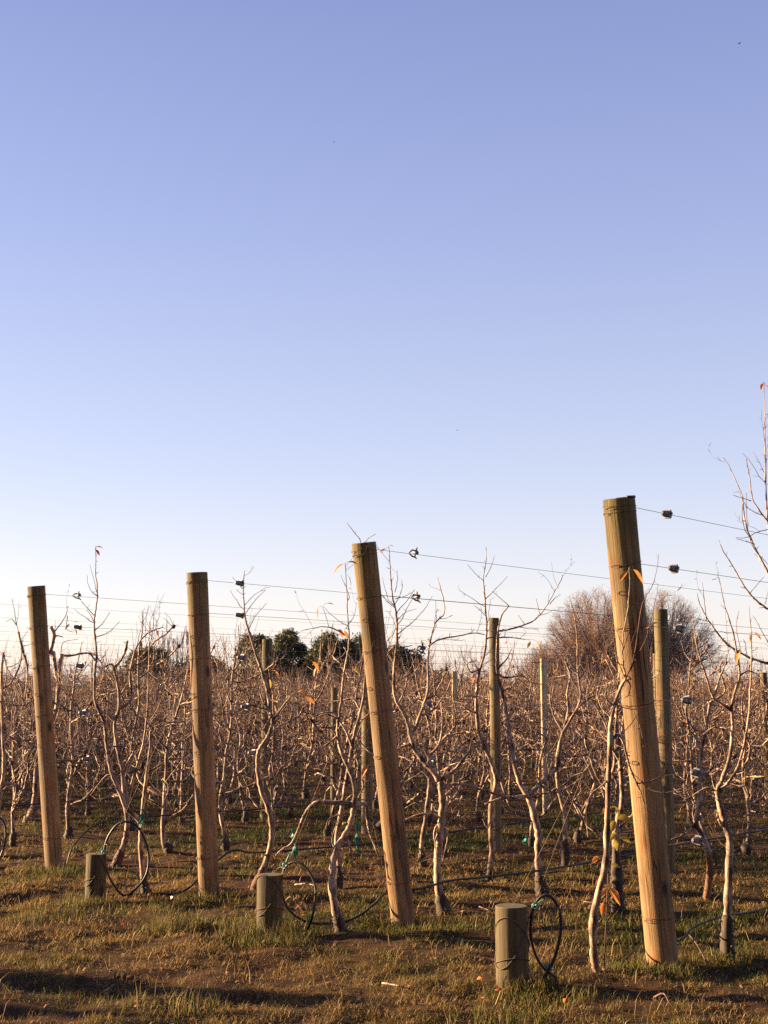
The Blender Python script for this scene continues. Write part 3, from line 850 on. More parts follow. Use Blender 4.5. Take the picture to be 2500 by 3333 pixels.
def gen_tree(seed, lod=1.0):
    rg = np.random.default_rng(seed); tr = Tree()
    H = rg.uniform(1.75, 2.28); n = 12
    az = rg.uniform(0, 2 * PI); lean = rg.uniform(0.0, 0.16)
    P = [np.zeros(3) + np.array([0, 0, -0.03])]; d = norm([lean * math.cos(az), lean * math.sin(az), 1])
    r0 = rg.uniform(0.020, 0.029)
    for i in range(n):
        d = norm(d + rg.normal(0, 0.13, 3) + np.array([0, 0, 0.22])); P.append(P[-1] + d * H / n)
    P = catmull(P, 3); R = np.linspace(1, 0, len(P)) ** 0.8 * (r0 - 0.003) + 0.003
    rough_tube(tr.trunk, P, R, 6 if lod >= 1 else 4, seed)
    # swollen dark graft foot
    F = [np.array([0, 0, -0.04]), np.array([0.004, 0, 0.03]), np.array([0.0, 0.004, 0.09]), P[2] + np.array([0, 0, 0.02])]
    if lod >= 1: rough_tube(tr.foot, catmull(F, 3), np.interp(np.linspace(0, 1, 10), [0, .4, .8, 1], [r0 * 1.7, r0 * 1.9, r0 * 1.35, r0 * 1.05]), 7, seed + 5, 0.25)
    limbs = []
    nl = rg.integers(11, 16)
    for k in range(nl):
        f = 0.17 + 0.68 * (k + rg.random() * 0.6) / nl
        i = int(f * (len(P) - 1)); p = P[i]
        a = (yaw if rg.random() < 0.6 else yaw + PI / 2) + (PI if rg.random() < 0.5 else 0) + rg.normal(0, 0.5)
        d = norm([math.cos(a), math.sin(a), rg.uniform(-0.35, 0.6)])
        L = rg.uniform(0.35, 0.85) * (1.1 - 0.35 * f); m_ = 7
        Q = [p]
        for j in range(m_):
            d = norm(d + rg.normal(0, 0.24, 3) + np.array([0, 0, 0.14])); Q.append(Q[-1] + d * L / m_)
        Q = catmull(Q, 2); Q[1:-1] += rg.normal(0, .003, (len(Q) - 2, 3)); knob = rg.random() < 0.35; rr = np.linspace(R[i] * 0.76, 0.010 if knob else 0.0035, len(Q))
        rough_tube(tr.trunk, Q, rr, 5 if lod >= 1 else 3, seed + k)
        limbs.append((Q, rr))
        if knob and lod >= 1:
            rough_tube(tr.crown, [Q[-1] - d * .02, Q[-1], Q[-1] + d * .025], [.013, .019, .012], 6, seed + k, .3)
            for b in range(7): twig(tr.crown, Q[-1], norm(rg.normal(0, 1, 3) + np.array([0, 0, .5])), rg.uniform(.03, .22), .0034, rg, 3, .15, .25)
        for b in range(rg.integers(1, 4)):
            i2 = rg.integers(3, len(Q) - 1); d2 = norm(rg.normal(0, 1, 3) + np.array([0, 0, 0.35])); L2 = rg.uniform(0.2, 0.5)
            S = [Q[i2]]
            for j in range(5):
                d2 = norm(d2 + rg.normal(0, 0.25, 3) + np.array([0, 0, 0.15])); S.append(S[-1] + d2 * L2 / 5)
            S = np.array(S); r2 = np.linspace(max(0.0055, rr[i2] * 0.75), 0.003, len(S))
            rough_tube(tr.trunk, S, r2, 4 if lod >= 1 else 3, seed + k + b)
            limbs.append((S, r2))
    if lod >= 1:
        for Q, rr in limbs: dress(tr, Q, rr, rg, 1.05, 1.0)
        dress(tr, P[len(P) // 4:], R[len(P) // 4:], rg, 1.0, 0.95)
    else:
        for Q, rr in limbs:
            for b in range(8):
                j = rg.integers(0, len(Q)); twig(tr.crown, Q[j], norm(rg.normal(0, 1, 3) + np.array([0, 0, .6])), rg.uniform(.1, .4), 0.0048, rg, 2, .2, .2)
    # upright shoots
    for b in range(rg.integers(3, 8)):
        Q, rr = limbs[rg.integers(0, len(limbs))]; j = rg.integers(len(Q) // 2, len(Q))
        twig(tr.crown, Q[j], norm([rg.normal(0, .25), rg.normal(0, .25), 1]), rg.uniform(0.15, 0.42), 0.0036 if lod >= 1 else 0.006, rg, 6, 0.15, 0.07)
    if lod >= 1 and seed % 3 != 0:
        for b in range(rg.integers(1, 5)):
            Q, rr = limbs[rg.integers(0, len(limbs))]; p = Q[-1]
            leafshape(tr.leaf, p, norm([rg.normal(), rg.normal(), -0.5]), np.array([0, 0, 1.0]), rg.uniform(.04, .065), .012, rg)
    return tr

def c1(x, y): return .5425 * x, 1700 + .5425 * y
def c2(x, y): return 800 + .5425 * x, 1700 + .5425 * y
def c3(x, y): return 1600 + .5425 * x, 1500 + .5425 * y

TRACED = []
TREEGROUP = 'bare fruit trees of the front rows'
def traced_tree(conv, base, label, limbs, leaves=(), seed=0, foot=True, footm='foot', dens=0.8, barkm='bark', footh=0.12, lean=0.0, drift=0.28):
    """limbs: (r0, r1 in photo px, 'x,y x,y ...'); the first is the trunk. Each limb starts at the depth of what it grows from and drifts."""
    rg = np.random.default_rng(1000 + seed)
    bu, bv = conv(*base); B = ground(bu, bv); D0 = B[1]; tr = Tree()
    done = []   # (uv, depth)
    for li, (ra, rb, s) in enumerate(limbs):
        uv = np.array([conv(*map(float, p.split(','))) for p in s.split()])
        if li == 0: d0 = D0
        else:
            A = np.concatenate([x[0] for x in done]); Dp = np.concatenate([x[1] for x in done])
            d0 = Dp[np.argmin(((A - uv[0]) ** 2).sum(1))]
        fine = catmull(uv, 5)
        k = len(fine); ln = np.concatenate([[0], np.cumsum(np.linalg.norm(np.diff(fine, axis=0), axis=1))]) / FPX * D0
        slope = rg.uniform(-drift, drift) if li else rg.uniform(-0.08, 0.08) * drift / .28
        ph = rg.uniform(0, 6)
        dd = d0 + slope * ln + 0.03 * (np.sin(ln * 6 + ph) - math.sin(ph)) * (1 if li else .5)
        if lean: dd = dd + lean * np.maximum(0, fine[0][1] - fine[:, 1]) / FPX * D0
        done.append((fine, dd))
        P = np.array([at(u, v, d) for (u, v), d in zip(fine, dd)]) - B
        if k > 4: P[1:-1] += rg.normal(0, .0011, (k - 2, 3))
        R = np.linspace(ra, rb, k) / FPX * D0
        thick = ra >= 3.2
        rough_tube(tr.trunk if thick else tr.crown, P, R, 9 if ra > 6 else (6 if thick else 4), seed * 7.3 + li)
        if li == 0:
            i0 = np.searchsorted(ln, 0.55); dress(tr, P[i0:], R[i0:], rg, dens * .5, .7)
        else: dress(tr, P, R, rg, dens * (1.0 if thick else .8), 0.9 if thick else 0.35)
    if foot:
        P0 = np.array([at(u, v, d) for (u, v), d in zip(*done[0])]) - B
        r0 = limbs[0][0] / FPX * D0
        zz = P0[:, 2]; i1 = max(2, int(np.searchsorted(zz, footh)))
        F = np.vstack([[P0[0] + np.array([0, 0, -0.05])], P0[:i1 + 1]]); kk = len(F)
        rough_tube(tr.foot, F, np.interp(np.linspace(0, 1, kk), [0, .35, .75, 1], [1.75 * r0, 1.65 * r0, 1.35 * r0, 1.04 * r0] if footm != 'rust_bark' else [1.5 * r0, 1.1 * r0, 1.05 * r0, 1.03 * r0]), 10, seed + .3, 0.3)
        for q in range(26):
            i = rg.integers(0, kk); a = rg.uniform(0, 2 * PI); o_ = np.array([math.cos(a), math.sin(a), 0]) * r0 * 1.4
            twig(tr.foot, F[i] + o_, norm(o_ / r0 + np.array([0, 0, rg.uniform(-1, .4)])), .03, .004, rg, 2, 0, .4)
    for (lu, lv, dx, dy, L, mi) in leaves:
        u, v = conv(lu, lv); A = np.concatenate([x[0] for x in done]); Dp = np.concatenate([x[1] for x in done])
        j = np.argmin(((A - np.array([u, v])) ** 2).sum(1)); d = Dp[j]; p = at(u, v, d) - B; q = at(*A[j], d) - B
        if 0.003 < np.linalg.norm(q - p) < 0.12: tr.crown.tube(catmull([q, (p + q) / 2 + np.array([0, 0, .008]), p], 2), .0011, 3)
        leafshape(tr.leaf, p, np.array([dx, rg.uniform(-.4, .4), dy]), np.array([0, -.5, 1.0]) + rg.normal(0, .3, 3), L, L * .24, rg, mi)
    root = empty('fruit_tree', B, label, 'tree', TREEGROUP)
    tr.trunk.build('trunk', M[barkm], root)
    if tr.crown.n: tr.crown.build('crown', M['twig'], root)
    if tr.foot.n: tr.foot.build('rootstock', M[footm], root)
    if tr.leaf.n: tr.leaf.build('leaves', [M['leaf'], M['leaf_red'], M['leaf_green']], root)
    TRACED.append(B)
    return root

traced_tree(c1, (877, 2234), 'bare fruit tree inside the left hose loop, bearing one very tall shoot', [
    (9, 5, '877,2234 862,2140 848,2000 845,1880 850,1790 858,1700 870,1600 885,1480 900,1380 905,1250'),
    (8.5, 1.2, '845,1800 810,1760 760,1715 720,1620 680,1530 655,1440 640,1330 625,1200 575,1080 568,980 572,880 580,800 570,680 565,600 578,500 585,430 575,300 575,145'),
    (6, 1.2, '760,1715 790,1580 830,1440 860,1330 880,1180 890,1000 895,800 895,600'),
    (4, 2.5, '680,1510 740,1495 800,1495'), (3.5, 1, '690,1505 640,1520 600,1560 540,1640'),
    (3.3, 1.5, '570,830 540,790 490,785 420,800 360,790'), (1.5, .8, '565,560 520,510 487,472'), (1.5, .7, '570,650 620,600 660,540'),
    (1.6, .7, '575,690 650,660 720,595'), (1.4, .7, '570,610 545,560 522,525'), (3.4, 2, '640,1345 700,1345 750,1345'),
    (2.5, 1, '625,1190 590,1200 530,1250 490,1285')],
    [(577, 148, 1, .1, .06, 0), (577, 165, .8, -.8, .045, 1)], 1, dens=.6)
traced_tree(c1, (695, 2058), 'bare fruit tree with a pale bent foot, left of the green banded trunk', [
    (9.5, 4.5, '695,2058 725,1980 755,1890 765,1790 752,1700 745,1620 735,1500 705,1350 690,1200 715,1120 712,1000 690,900 672,850'),
    (5, 4, '690,870 730,820 755,760 765,710'),
    (5, 1.5, '715,1120 760,1095 790,1050 780,930 790,850 815,760 860,690 920,650 980,630'), (3.4, 1, '790,870 850,840 890,800'),
    (3.5, 1, '690,1200 640,1150 600,1140 560,1160'), (4, 1.5, '735,1500 790,1400 830,1330 880,1320'), (3.4, 2, '672,850 640,860 610,880')],
    [(845, 715, .3, -1, .05, 0), (940, 650, .5, -.7, .04, 1), (520, 1310, .4, .5, .05, 0)], 2, footm='twig')
traced_tree(c1, (-15, 2010), 'bare fruit tree cut by the left picture edge', [
    (8, 3, '-15,2010 -10,1850 0,1640 25,1480 15,1250 12,1050 10,900 20,780'),
    (7, 3.5, '5,1590 40,1570 80,1575 140,1610 180,1645'), (4, 1.2, '12,1000 70,960 120,850 130,760 110,660 95,590'), (1.4, .7, '100,620 70,580 35,600'),
    (1.3, .6, '95,590 85,520 70,460'), (4, 2, '15,1250 80,1300 160,1310 210,1300'), (4, 1.5, '150,800 165,880 165,960'), (4.5, 2, '110,660 140,780 165,900 150,1050')], (), 3)
traced_tree(c1, (165, 1795), 'thick headed fruit tree just right of the shortest end post, with a yellowed shoot', [
    (11, 6, '165,1795 200,1725 215,1600 225,1450 250,1300 300,1200 340,1130 350,1000 360,880 370,790'),
    (6.5, 5, '350,960 330,860 320,780 300,790 318,720 325,670 305,625'), (2, .8, '325,660 370,600 400,545 403,505'), (1.3, .7, '405,560 400,640 440,660'),
    (3, 1.2, '318,700 345,680 380,690'), (4.5, 1.5, '365,800 430,800 480,790 540,785 570,800'), (1.4, .7, '365,780 380,720 470,700')],
    [(403, 508, .9, .2, .03, 2), (403, 512, -.9, .2, .03, 2), (425, 545, 1, 0, .03, 2), (420, 610, -.8, -.8, .08, 0), (440, 595, .9, .1, .06, 0), (450, 640, .3, -.9, .06, 1), (470, 630, .8, -.4, .06, 1), (435, 640, -.6, -.6, .05, 0)], 4, footm='bark')
traced_tree(c2, (60, 2195), 'bare fruit tree curving up from behind the mossy stump', [
    (10.5, 5.5, '60,2195 100,2090 145,1960 158,1850 140,1730 95,1610 75,1500 72,1410 85,1360 130,1290 160,1210 150,1140'),
    (6, 1.2, '150,1140 128,1010 100,900 60,790 30,690 10,630 -5,560 -9,500 -15,400 -8,290'),
    (1.3, .7, '-20,400 -50,360 -80,330'), (1.4, .7, '5,540 55,470 120,405'), (1.4, .7, '15,645 60,560 125,485'), (4, 2, '150,1140 80,1110 0,1090 -80,1090'),
    (4, 1.2, '160,1190 250,1070 300,1010'), (4.5, 3, '105,1430 150,1450'), (4, 1.5, '145,1160 100,1060 70,1000 0,985'), (2, .8, '110,900 200,890 250,870')],
    [(120, 905, -.2, -.9, .05, 0), (160, 890, .9, -.3, .06, 0), (140, 940, .2, -1, .06, 0)], 5, footm='clod')
traced_tree(c2, (575, 2455), 'bare fruit tree with a long elbowed limb, left of the leaning mid picture post', [
    (13, 5, '575,2455 540,2330 520,2200 522,2080 535,1980 585,1890 630,1800 650,1700 655,1600 640,1530 610,1460 575,1380 553,1280 552,1200'),
    (5, .9, '552,1200 570,1100 580,1000 590,900 610,800 620,700 612,560 605,400 597,255'),
    (9, 2.2, '648,1695 560,1685 480,1680 430,1680 385,1710 345,1770 310,1860 270,1930 210,1970 180,2000'),
    (8, 2, '655,1700 700,1688 728,1698 728,1760 742,1850 770,1930 800,2010'), (4, 1, '610,1900 635,1980 640,2060 668,2125'), (5, 4.5, '585,1810 607,1806'),
    (3.3, .8, '620,690 570,660 500,630 430,630 325,655'), (1.3, .6, '610,620 570,600 520,560 465,505'), (1.4, .6, '612,470 620,440 572,315'),
    (1.1, .6, '500,630 480,560 460,510'), (1.2, .6, '600,640 650,560 665,480'), (4, 1.5, '553,1280 480,1340 430,1350'), (4, 1.5, '552,1180 480,1150 400,1180'),
    (3.5, 1, '575,1380 640,1420 700,1370'), (3.4, 1, '535,1960 520,1900 560,1760'), (2.2, .8, '728,1760 760,1800 790,1920')],
    [(590, 248, -.9, -.5, .085, 0), (605, 240, .95, .1, .08, 1), (437, 510, -.1, -1, .06, 0), (482, 488, 1, .2, .055, 0), (545, 645, .7, -.3, .06, 0), (565, 640, .3, -.9, .05, 1), (590, 650, .5, -.8, .05, 0),
     (400, 835, .6, -.6, .06, 0), (430, 840, .8, .1, .05, 2), (425, 870, -.3, -.8, .05, 0), (640, 885, .6, -.2, .05, 2), (735, 1455, -.6, -.8, .075, 1), (315, 1020, .5, .4, .05, 0), (355, 1050, .9, -.3, .07, 0)], 6)
traced_tree(c2, (556, 2190), 'straight fruit tree standing close behind the elbowed one', [
    (9, 4.5, '556,2190 558,2050 545,1900 570,1750 600,1570 635,1370 655,1260 690,1130 710,1040'), (4.5, 1.2, '640,1350 600,1250 540,1160 500,1140 440,1150 350,1190'),
    (4, 1, '690,1130 640,1060 540,1075 450,1058 370,1040 250,940'), (4, 1.2, '600,1570 520,1530 430,1530 380,1520'), (3, .7, '708,1045 720,800 716,500 702,250 690,120 650,60 605,0'), (.9, .6, '698,135 740,95 780,70'), (3.5, 1, '570,1750 500,1780 480,1840')], (), 7)
traced_tree(c2, (1195, 2355), 'forked fruit tree with two wide limbs, right of the leaning mid picture post', [
    (13.5, 10, '1195,2355 1172,2270 1152,2150 1150,2030 1160,1920 1172,1800 1180,1690 1172,1610 1165,1555'),
    (10, 1.2, '1165,1555 1120,1490 1070,1440 1020,1370 990,1290 975,1210 940,1130 900,1060 888,960 893,850 905,740 908,640 900,540 880,440 868,300 858,150'),
    (6, 1, '985,1290 1020,1230 1045,1160 1085,1050 1095,960 1092,840 1100,750 1135,610 1190,545 1185,460 1152,330'),
    (7, 2.5, '1170,1545 1240,1500 1300,1430 1340,1380 1420,1320'), (6, 2.5, '1185,1600 1250,1570 1320,1575 1400,1600 1500,1630 1650,1660'),
    (6, 3, '1170,1770 1100,1750 1020,1760 960,1785'), (3.5, 1, '1170,1820 1200,1840 1210,1900 1185,2010'), (3.5, 1, '1160,1800 1130,1860 1140,1960 1145,2060'),
    (1.6, .6, '905,680 950,640 1010,590 1080,510 1120,440'), (1.3, .6, '890,500 850,450 820,330'), (1.3, .6, '905,590 960,540 1025,520'), (1.2, .6, '895,460 960,440 1000,420'), (1.2, .6, '895,420 910,350 908,285'),
    (3.4, 1.2, '1095,745 1160,705 1280,680 1380,665 1450,680'), (3, 1.2, '893,850 850,770 845,720'), (3, 1, '900,760 950,750 1000,738'), (5, 3, '990,1330 940,1345 905,1365'),
    (2, .8, '1340,1380 1360,1300 1420,1230'), (3.3, 1, '1020,1230 960,1215 900,1190'), (1.1, .6, '1130,620 1140,540 1140,470'), (4, 1.5, '1045,1160 1120,1130 1200,1020 1240,930'), (4.2, 1.5, '1090,1060 1150,1040 1180,1100')],
    [(842, 160, -.95, -.3, .05, 0), (862, 140, .9, .2, .03, 1), (1050, 710, .3, -.8, .05, 0), (1090, 700, .7, -.5, .04, 1)], 8)
traced_tree(c2, (1065, 2080), 'slender fruit tree between the forked one and the leaning mid picture post', [
    (9.5, 5, '1065,2080 1055,1960 1075,1800 1095,1650 1105,1540 1100,1400'), (5, 1.5, '1105,1540 1050,1480 1000,1460'), (5, 1.2, '1100,1400 1160,1330 1180,1200 1170,1080'), (4, 1.5, '1100,1420 1060,1330 1060,1230'),
    (4, 1.5, '1095,1650 1160,1620 1220,1560')], (), 9)
traced_tree(c2, (1465, 2130), 'tall fruit tree beside the round line post, its shoots crossing the sky wires', [
    (10, 5, '1465,2130 1478,1980 1472,1850 1472,1700 1500,1580 1490,1490 1440,1360 1400,1270 1385,1150 1385,1020'),
    (5, 1, '1385,1020 1395,920 1415,850 1435,770 1445,640 1440,540 1430,400 1425,330 1440,240 1442,150'),
    (1.3, .6, '1425,350 1380,310 1332,255'), (1.3, .6, '1440,330 1470,270 1490,210'), (1.3, .6, '1440,460 1500,400 1570,325'), (1.2, .6, '1445,570 1400,520 1370,500'), (5, 2, '1500,1555 1530,1550 1545,1600 1580,1700'),
    (3.3, 1, '1480,1850 1530,1830 1570,1800'), (3.3, 1, '1475,1850 1440,1820 1420,1780'), (4, 1.4, '1400,880 1350,900 1330,850 1380,830'), (4, 1.2, '1385,1050 1330,1040 1280,1060'), (4, 1.5, '1440,1360 1380,1330 1320,1340'),
    (3.4, 1, '1440,700 1480,690 1540,690'), (3.4, 1, '1385,1150 1300,1120 1200,1180')],
    [(1375, 930, -.4, -.6, .05, 1), (1350, 960, .5, .2, .04, 1), (1540, 935, -.4, .3, .05, 1)], 10)
traced_tree(c3, (304, 2585), 'large fruit tree spreading broad limbs between the willow and the forked tree', [
    (12.5, 10, '304,2585 287,2480 277,2371 282,2245 256,2129 224,2022'),
    (8.5, 2, '224,2022 172,1938 140,1840 125,1740 105,1620 85,1480 60,1370 35,1270 32,1150 40,1020 60,930 105,870'),
    (1.5, .6, '105,870 60,830 0,780'), (3.8, .8, '45,1020 110,1010 180,990 240,965 290,925 330,870 370,800 410,730 428,685'), (1.3, .6, '350,860 385,820 415,800'), (1.3, .6, '290,925 280,880 268,825'), (1.2, .6, '205,985 180,955 160,925'),
    (3.2, 1.2, '40,1060 120,1060 205,1072'), (7.5, 1, '230,2000 300,1930 360,1880 400,1820 410,1740 425,1640 470,1560 520,1470 535,1400 520,1300 515,1200 512,1050 490,900 463,810'),
    (3.6, 1.5, '150,1740 220,1730 330,1735'), (4, 1.5, '110,1560 160,1570 200,1620'), (6, 3, '210,2010 120,2020 40,2030 -40,2060'), (4.5, 1.5, '300,1950 380,1990 460,1960 540,1900'), (3.4, 1, '520,1480 580,1430 640,1400'),
    (4, 1.3, '35,1270 80,1300 180,1290 240,1330 330,1340'), (3, 1, '35,1250 90,1190 120,1130'), (1.1, .6, '512,1050 560,1000 610,950'), (1.1, .6, '505,1040 470,1030 440,1000')],
    [(100, 1085, -.9, -.3, .035, 1), (235, 1085, -.6, -.7, .05, 2), (270, 1080, .4, -.9, .055, 2), (395, 1245, -.5, -.3, .05, 0), (420, 1240, .7, .2, .05, 1), (70, 1315, -.7, .2, .04, 1)], 11)
traced_tree(c3, (446, 2450), 'dark footed fruit tree behind the guy wires', [
    (9.5, 5, '446,2450 440,2330 443,2250 437,2107 404,1980 392,1850 400,1740 430,1620'), (5, 1.5, '400,1960 340,1990 260,2000'), (5, 1.5, '430,1620 460,1500 455,1400 470,1290 440,1200'), (4, 1.2, '430,1620 380,1540 350,1430 365,1330'), (4, 1.2, '404,1980 480,1900 560,1860 620,1760')], (), 12, footh=.25)
traced_tree(c3, (636, 3096), 'smooth pale fruit tree rising in front of the tallest end post', [
    (13.5, 5, '636,3096 618,3000 610,2899 613,2741 647,2572 684,2424 694,2213 697,2055 703,1900 710,1720 715,1580 735,1470 770,1370 805,1310'),
    (3.4, .8, '805,1310 790,1220 785,1150 795,1020 815,900 828,760 825,640'), (6, 1.8, '715,1720 735,1660 765,1645 790,1690 815,1780 830,1840 870,1930 900,2000 920,2070'),
    (2, .7, '790,1330 850,1220 920,1080 960,940 985,830 1000,740'), (1.6, .7, '830,1260 860,1150 905,860 960,760 990,660 1005,560'), (1.5, .7, '800,1300 760,1200 735,1080 725,980'),
    (2.5, 1.2, '870,1930 890,1935 960,1920 1040,1880'), (1.5, .7, '740,1460 840,1490 950,1470 1015,1440'), (3.3, 1, '705,1910 650,1960 600,2000 540,2100'), (3.5, 1, '735,1470 690,1430 680,1340 640,1300'), (3.3, 1, '720,1540 660,1480 630,1400'),
    (1.3, .6, '850,1500 890,1590 910,1700 930,1870'), (3.2, 1, '805,1310 830,1340 825,1400 800,1420')],
    [(815, 665, -.8, -.6, .06, 0), (850, 650, .7, -.8, .075, 0), (925, 1010, .5, .3, .05, 1), (970, 980, .7, .3, .05, 2)], 13, foot=False, lean=-.17, drift=.04)
traced_tree(c3, (763, 2690), 'shaggy footed fruit tree half hidden behind the tallest end post', [
    (11.5, 6, '763,2690 755,2580 752,2477 741,2265 752,2181 784,2044 778,1900 770,1760 765,1650'), (5, 1.5, '770,1800 720,1720 690,1600 640,1500 600,1440'), (5, 1.5, '778,1950 830,1880 860,1760')], (), 14, footh=.4)
traced_tree(c3, (1417, 2996), 'thick pale trunked fruit tree in the bottom right, black at its foot', [
    (14, 9, '1417,2996 1412,2846 1415,2688 1423,2477 1430,2287 1406,2192 1370,2065 1349,1980'),
    (7.5, 1, '1349,1980 1375,1930 1415,1830 1440,1700 1447,1580 1440,1470 1460,1390 1488,1290 1480,1200 1460,1090 1440,990 1400,870 1365,700'),
    (6, 1, '1360,1985 1420,1930 1480,1830 1520,1680 1545,1500 1555,1300 1560,1080 1545,870'), (5.5, 1, '1440,1500 1370,1450 1330,1420 1290,1300 1250,1180 1225,1080 1205,930'),
    (4, 1.2, '1335,1430 1370,1300 1400,1230 1420,1140'), (6, 5, '1406,2200 1380,2180 1362,2150'), (3.6, 1.5, '1420,2230 1480,2250 1560,2260 1660,2290'), (3.3, 1.6, '1400,2070 1450,2110 1520,2125 1660,2120'),
    (1.4, .7, '1290,960 1280,860 1265,730'), (3.4, 1.2, '1445,1600 1390,1610 1330,1600 1270,1640'), (3.4, 1, '1349,1980 1290,1960 1220,2000 1150,2040'), (3.3, 1, '1488,1290 1540,1260 1600,1290 1650,1370')],
    [(1345, 712, -.9, .1, .025, 1), (1490, 1130, -.4, -.9, .07, 0), (1565, 1040, -.3, -.8, .04, 0), (1575, 1030, .7, -.5, .05, 0)], 15, footh=.24)
traced_tree(c3, (1290, 2616), 'small orange footed fruit tree left of the thick pale trunk', [
    (9, 5, '1290,2616 1311,2435 1285,2297 1227,2171 1248,2055 1248,1843 1260,1750 1290,1600 1310,1450'), (5, 1.5, '1235,2160 1290,2100 1340,2060'), (5, 1.3, '1248,1900 1320,1850 1360,1770'), (4.5, 1.3, '1260,1750 1220,1650 1170,1600'), (4.5, 1.3, '1310,1450 1400,1380 1370,1250 1410,1160'), (5, 1.5, '1230,2170 1160,2240 1080,2270')], (), 16, barkm='bark', footm='rust_bark', footh=.3)
traced_tree(c3, (1843, 2783), 'fruit tree reaching in from the right edge, red leaf topping its shoot', [
    (14, 7, '1843,2783 1830,2500 1790,2200 1745,1900 1720,1600 1705,1400 1695,1230 1712,1150 1712,960 1698,760 1690,600'),
    (5, 1, '1695,1220 1620,1205 1545,1180 1480,1145 1400,1090 1340,1010 1290,940 1250,860 1232,790'), (5, 1, '1712,1000 1690,920 1659,890 1600,850 1540,785 1490,710 1440,620 1395,550 1365,487'),
    (4.5, .8, '1690,760 1659,670 1600,560 1560,480 1525,380 1510,280 1505,215 1470,130 1420,20 1390,-20'), (3.6, .8, '1690,440 1659,370 1600,290 1565,220 1548,100 1530,0 1527,-10'),
    (4, .9, '1690,600 1668,450 1655,350 1645,150 1642,0 1640,-200 1635,-470'), (1.5, .7, '1659,410 1590,430 1530,460 1465,462'), (1.4, .7, '1580,500 1520,480 1468,468'), (1.5, .7, '1560,240 1510,225 1447,205'),
    (1.6, .7, '1560,480 1510,380 1505,215'), (1.3, .6, '1600,560 1640,600 1680,640'), (1.2, .6, '1550,795 1590,745 1635,695'), (1.3, .6, '1640,860 1660,780'), (1.2, .6, '1440,1115 1420,1140 1370,1140'), (1.5, .7, '1659,1090 1600,980 1570,930'), (1.3, .6, '1500,1160 1470,1000 1485,900')],
    [(1632, -468, -.5, -.9, .055, 1), (1640, -455, .8, -.4, .055, 0)], 17, footh=.25, dens=.6)

# generated trees fill the rows behind
NVAR = 16
VAR = []
for i in range(NVAR):
    tr = gen_tree(200 + i)
    VAR.append(dict(trunk=tr.trunk.mesh('trunk', M['bark']), crown=tr.crown.mesh('crown', M['twig']), rootstock=tr.foot.mesh('rootstock', M['foot']),
                    leaves=tr.leaf.mesh('leaves', M['leaf']) if tr.leaf.n else None))
LOD = [gen_tree(400 + i, 0.5) for i in range(8)]
LODA = []
for tr in LOD:
    a = tr.trunk.arrays(); b = tr.crown.arrays(); LODA.append((a, b))
cand = []
rg = np.random.default_rng(77)
side = []
for k in range(1, 58):
    t = 0.75 if k > 3 else 1.1
    while t < 130:
        tt = t + rg.uniform(-.12, .12); t += 0.78
        B = rowpt(k, tt) + HEAD * rg.normal(0, .04)
        D = B[1]
        if D > 96 or D < 5: continue
        lim = .296 + (0.75 / D)
        if B[0] / D > lim: continue
        if B[0] / D < -lim - (0.8 / D if D < 22 else 0):
            if D < 48 and B[0] / D > -lim - 13 / D: side.append((D, B))
            continue
        if min(np.hypot(*(B - T_)[:2]) for T_ in TRACED) < 0.5: continue
        if any(kk == k and abs(tl - tt) < .22 for kk, tl in LINE_T): continue
        if D < 10.6: continue
        cand.append((D, B))
cand.sort(key=lambda x: x[0])
print('trees', len(cand), 'D of 278th', cand[min(277, len(cand) - 1)][0])
NI = 278
GEN_GROUP = 'bare fruit trees crowding the rows beyond the front trees'
for i, (D, B) in enumerate(cand[:NI]):
    v = VAR[rg.integers(0, NVAR)]
    root = empty('fruit_tree', B, 'bare pruned fruit tree in the tangled rows beyond the front trees', 'tree', GEN_GROUP)
    root.rotation_euler = (0, 0, rg.uniform(0, .6) + (PI if rg.random() < .5 else 0)); s = rg.uniform(.88, 1.08)
    root.scale = (s, s, s * rg.uniform(.95, 1.06))
    for nm, me in v.items():
        if me is None: continue
        o = bpy.data.objects.new(nm, me); COL.objects.link(o); o.parent = root
far = MB()
for (D, B) in cand[NI:] + side:
    a = rg.uniform(0, 2 * PI); s = rg.uniform(.9, 1.1); c_, s_ = math.cos(a) * s, math.sin(a) * s
    Rm = np.array([[c_, -s_, 0], [s_, c_, 0], [0, 0, s]])
    for m_, (v, q, t) in enumerate(LODA[rg.integers(0, 8)]):
        far.add(v @ Rm.T + B, q, t, m_)
tag(far.build('far_orchard', [M['farbark'], M['twig']]), 'far rows of bare fruit trees merging into one brown mass', 'orchard', kind='stuff')

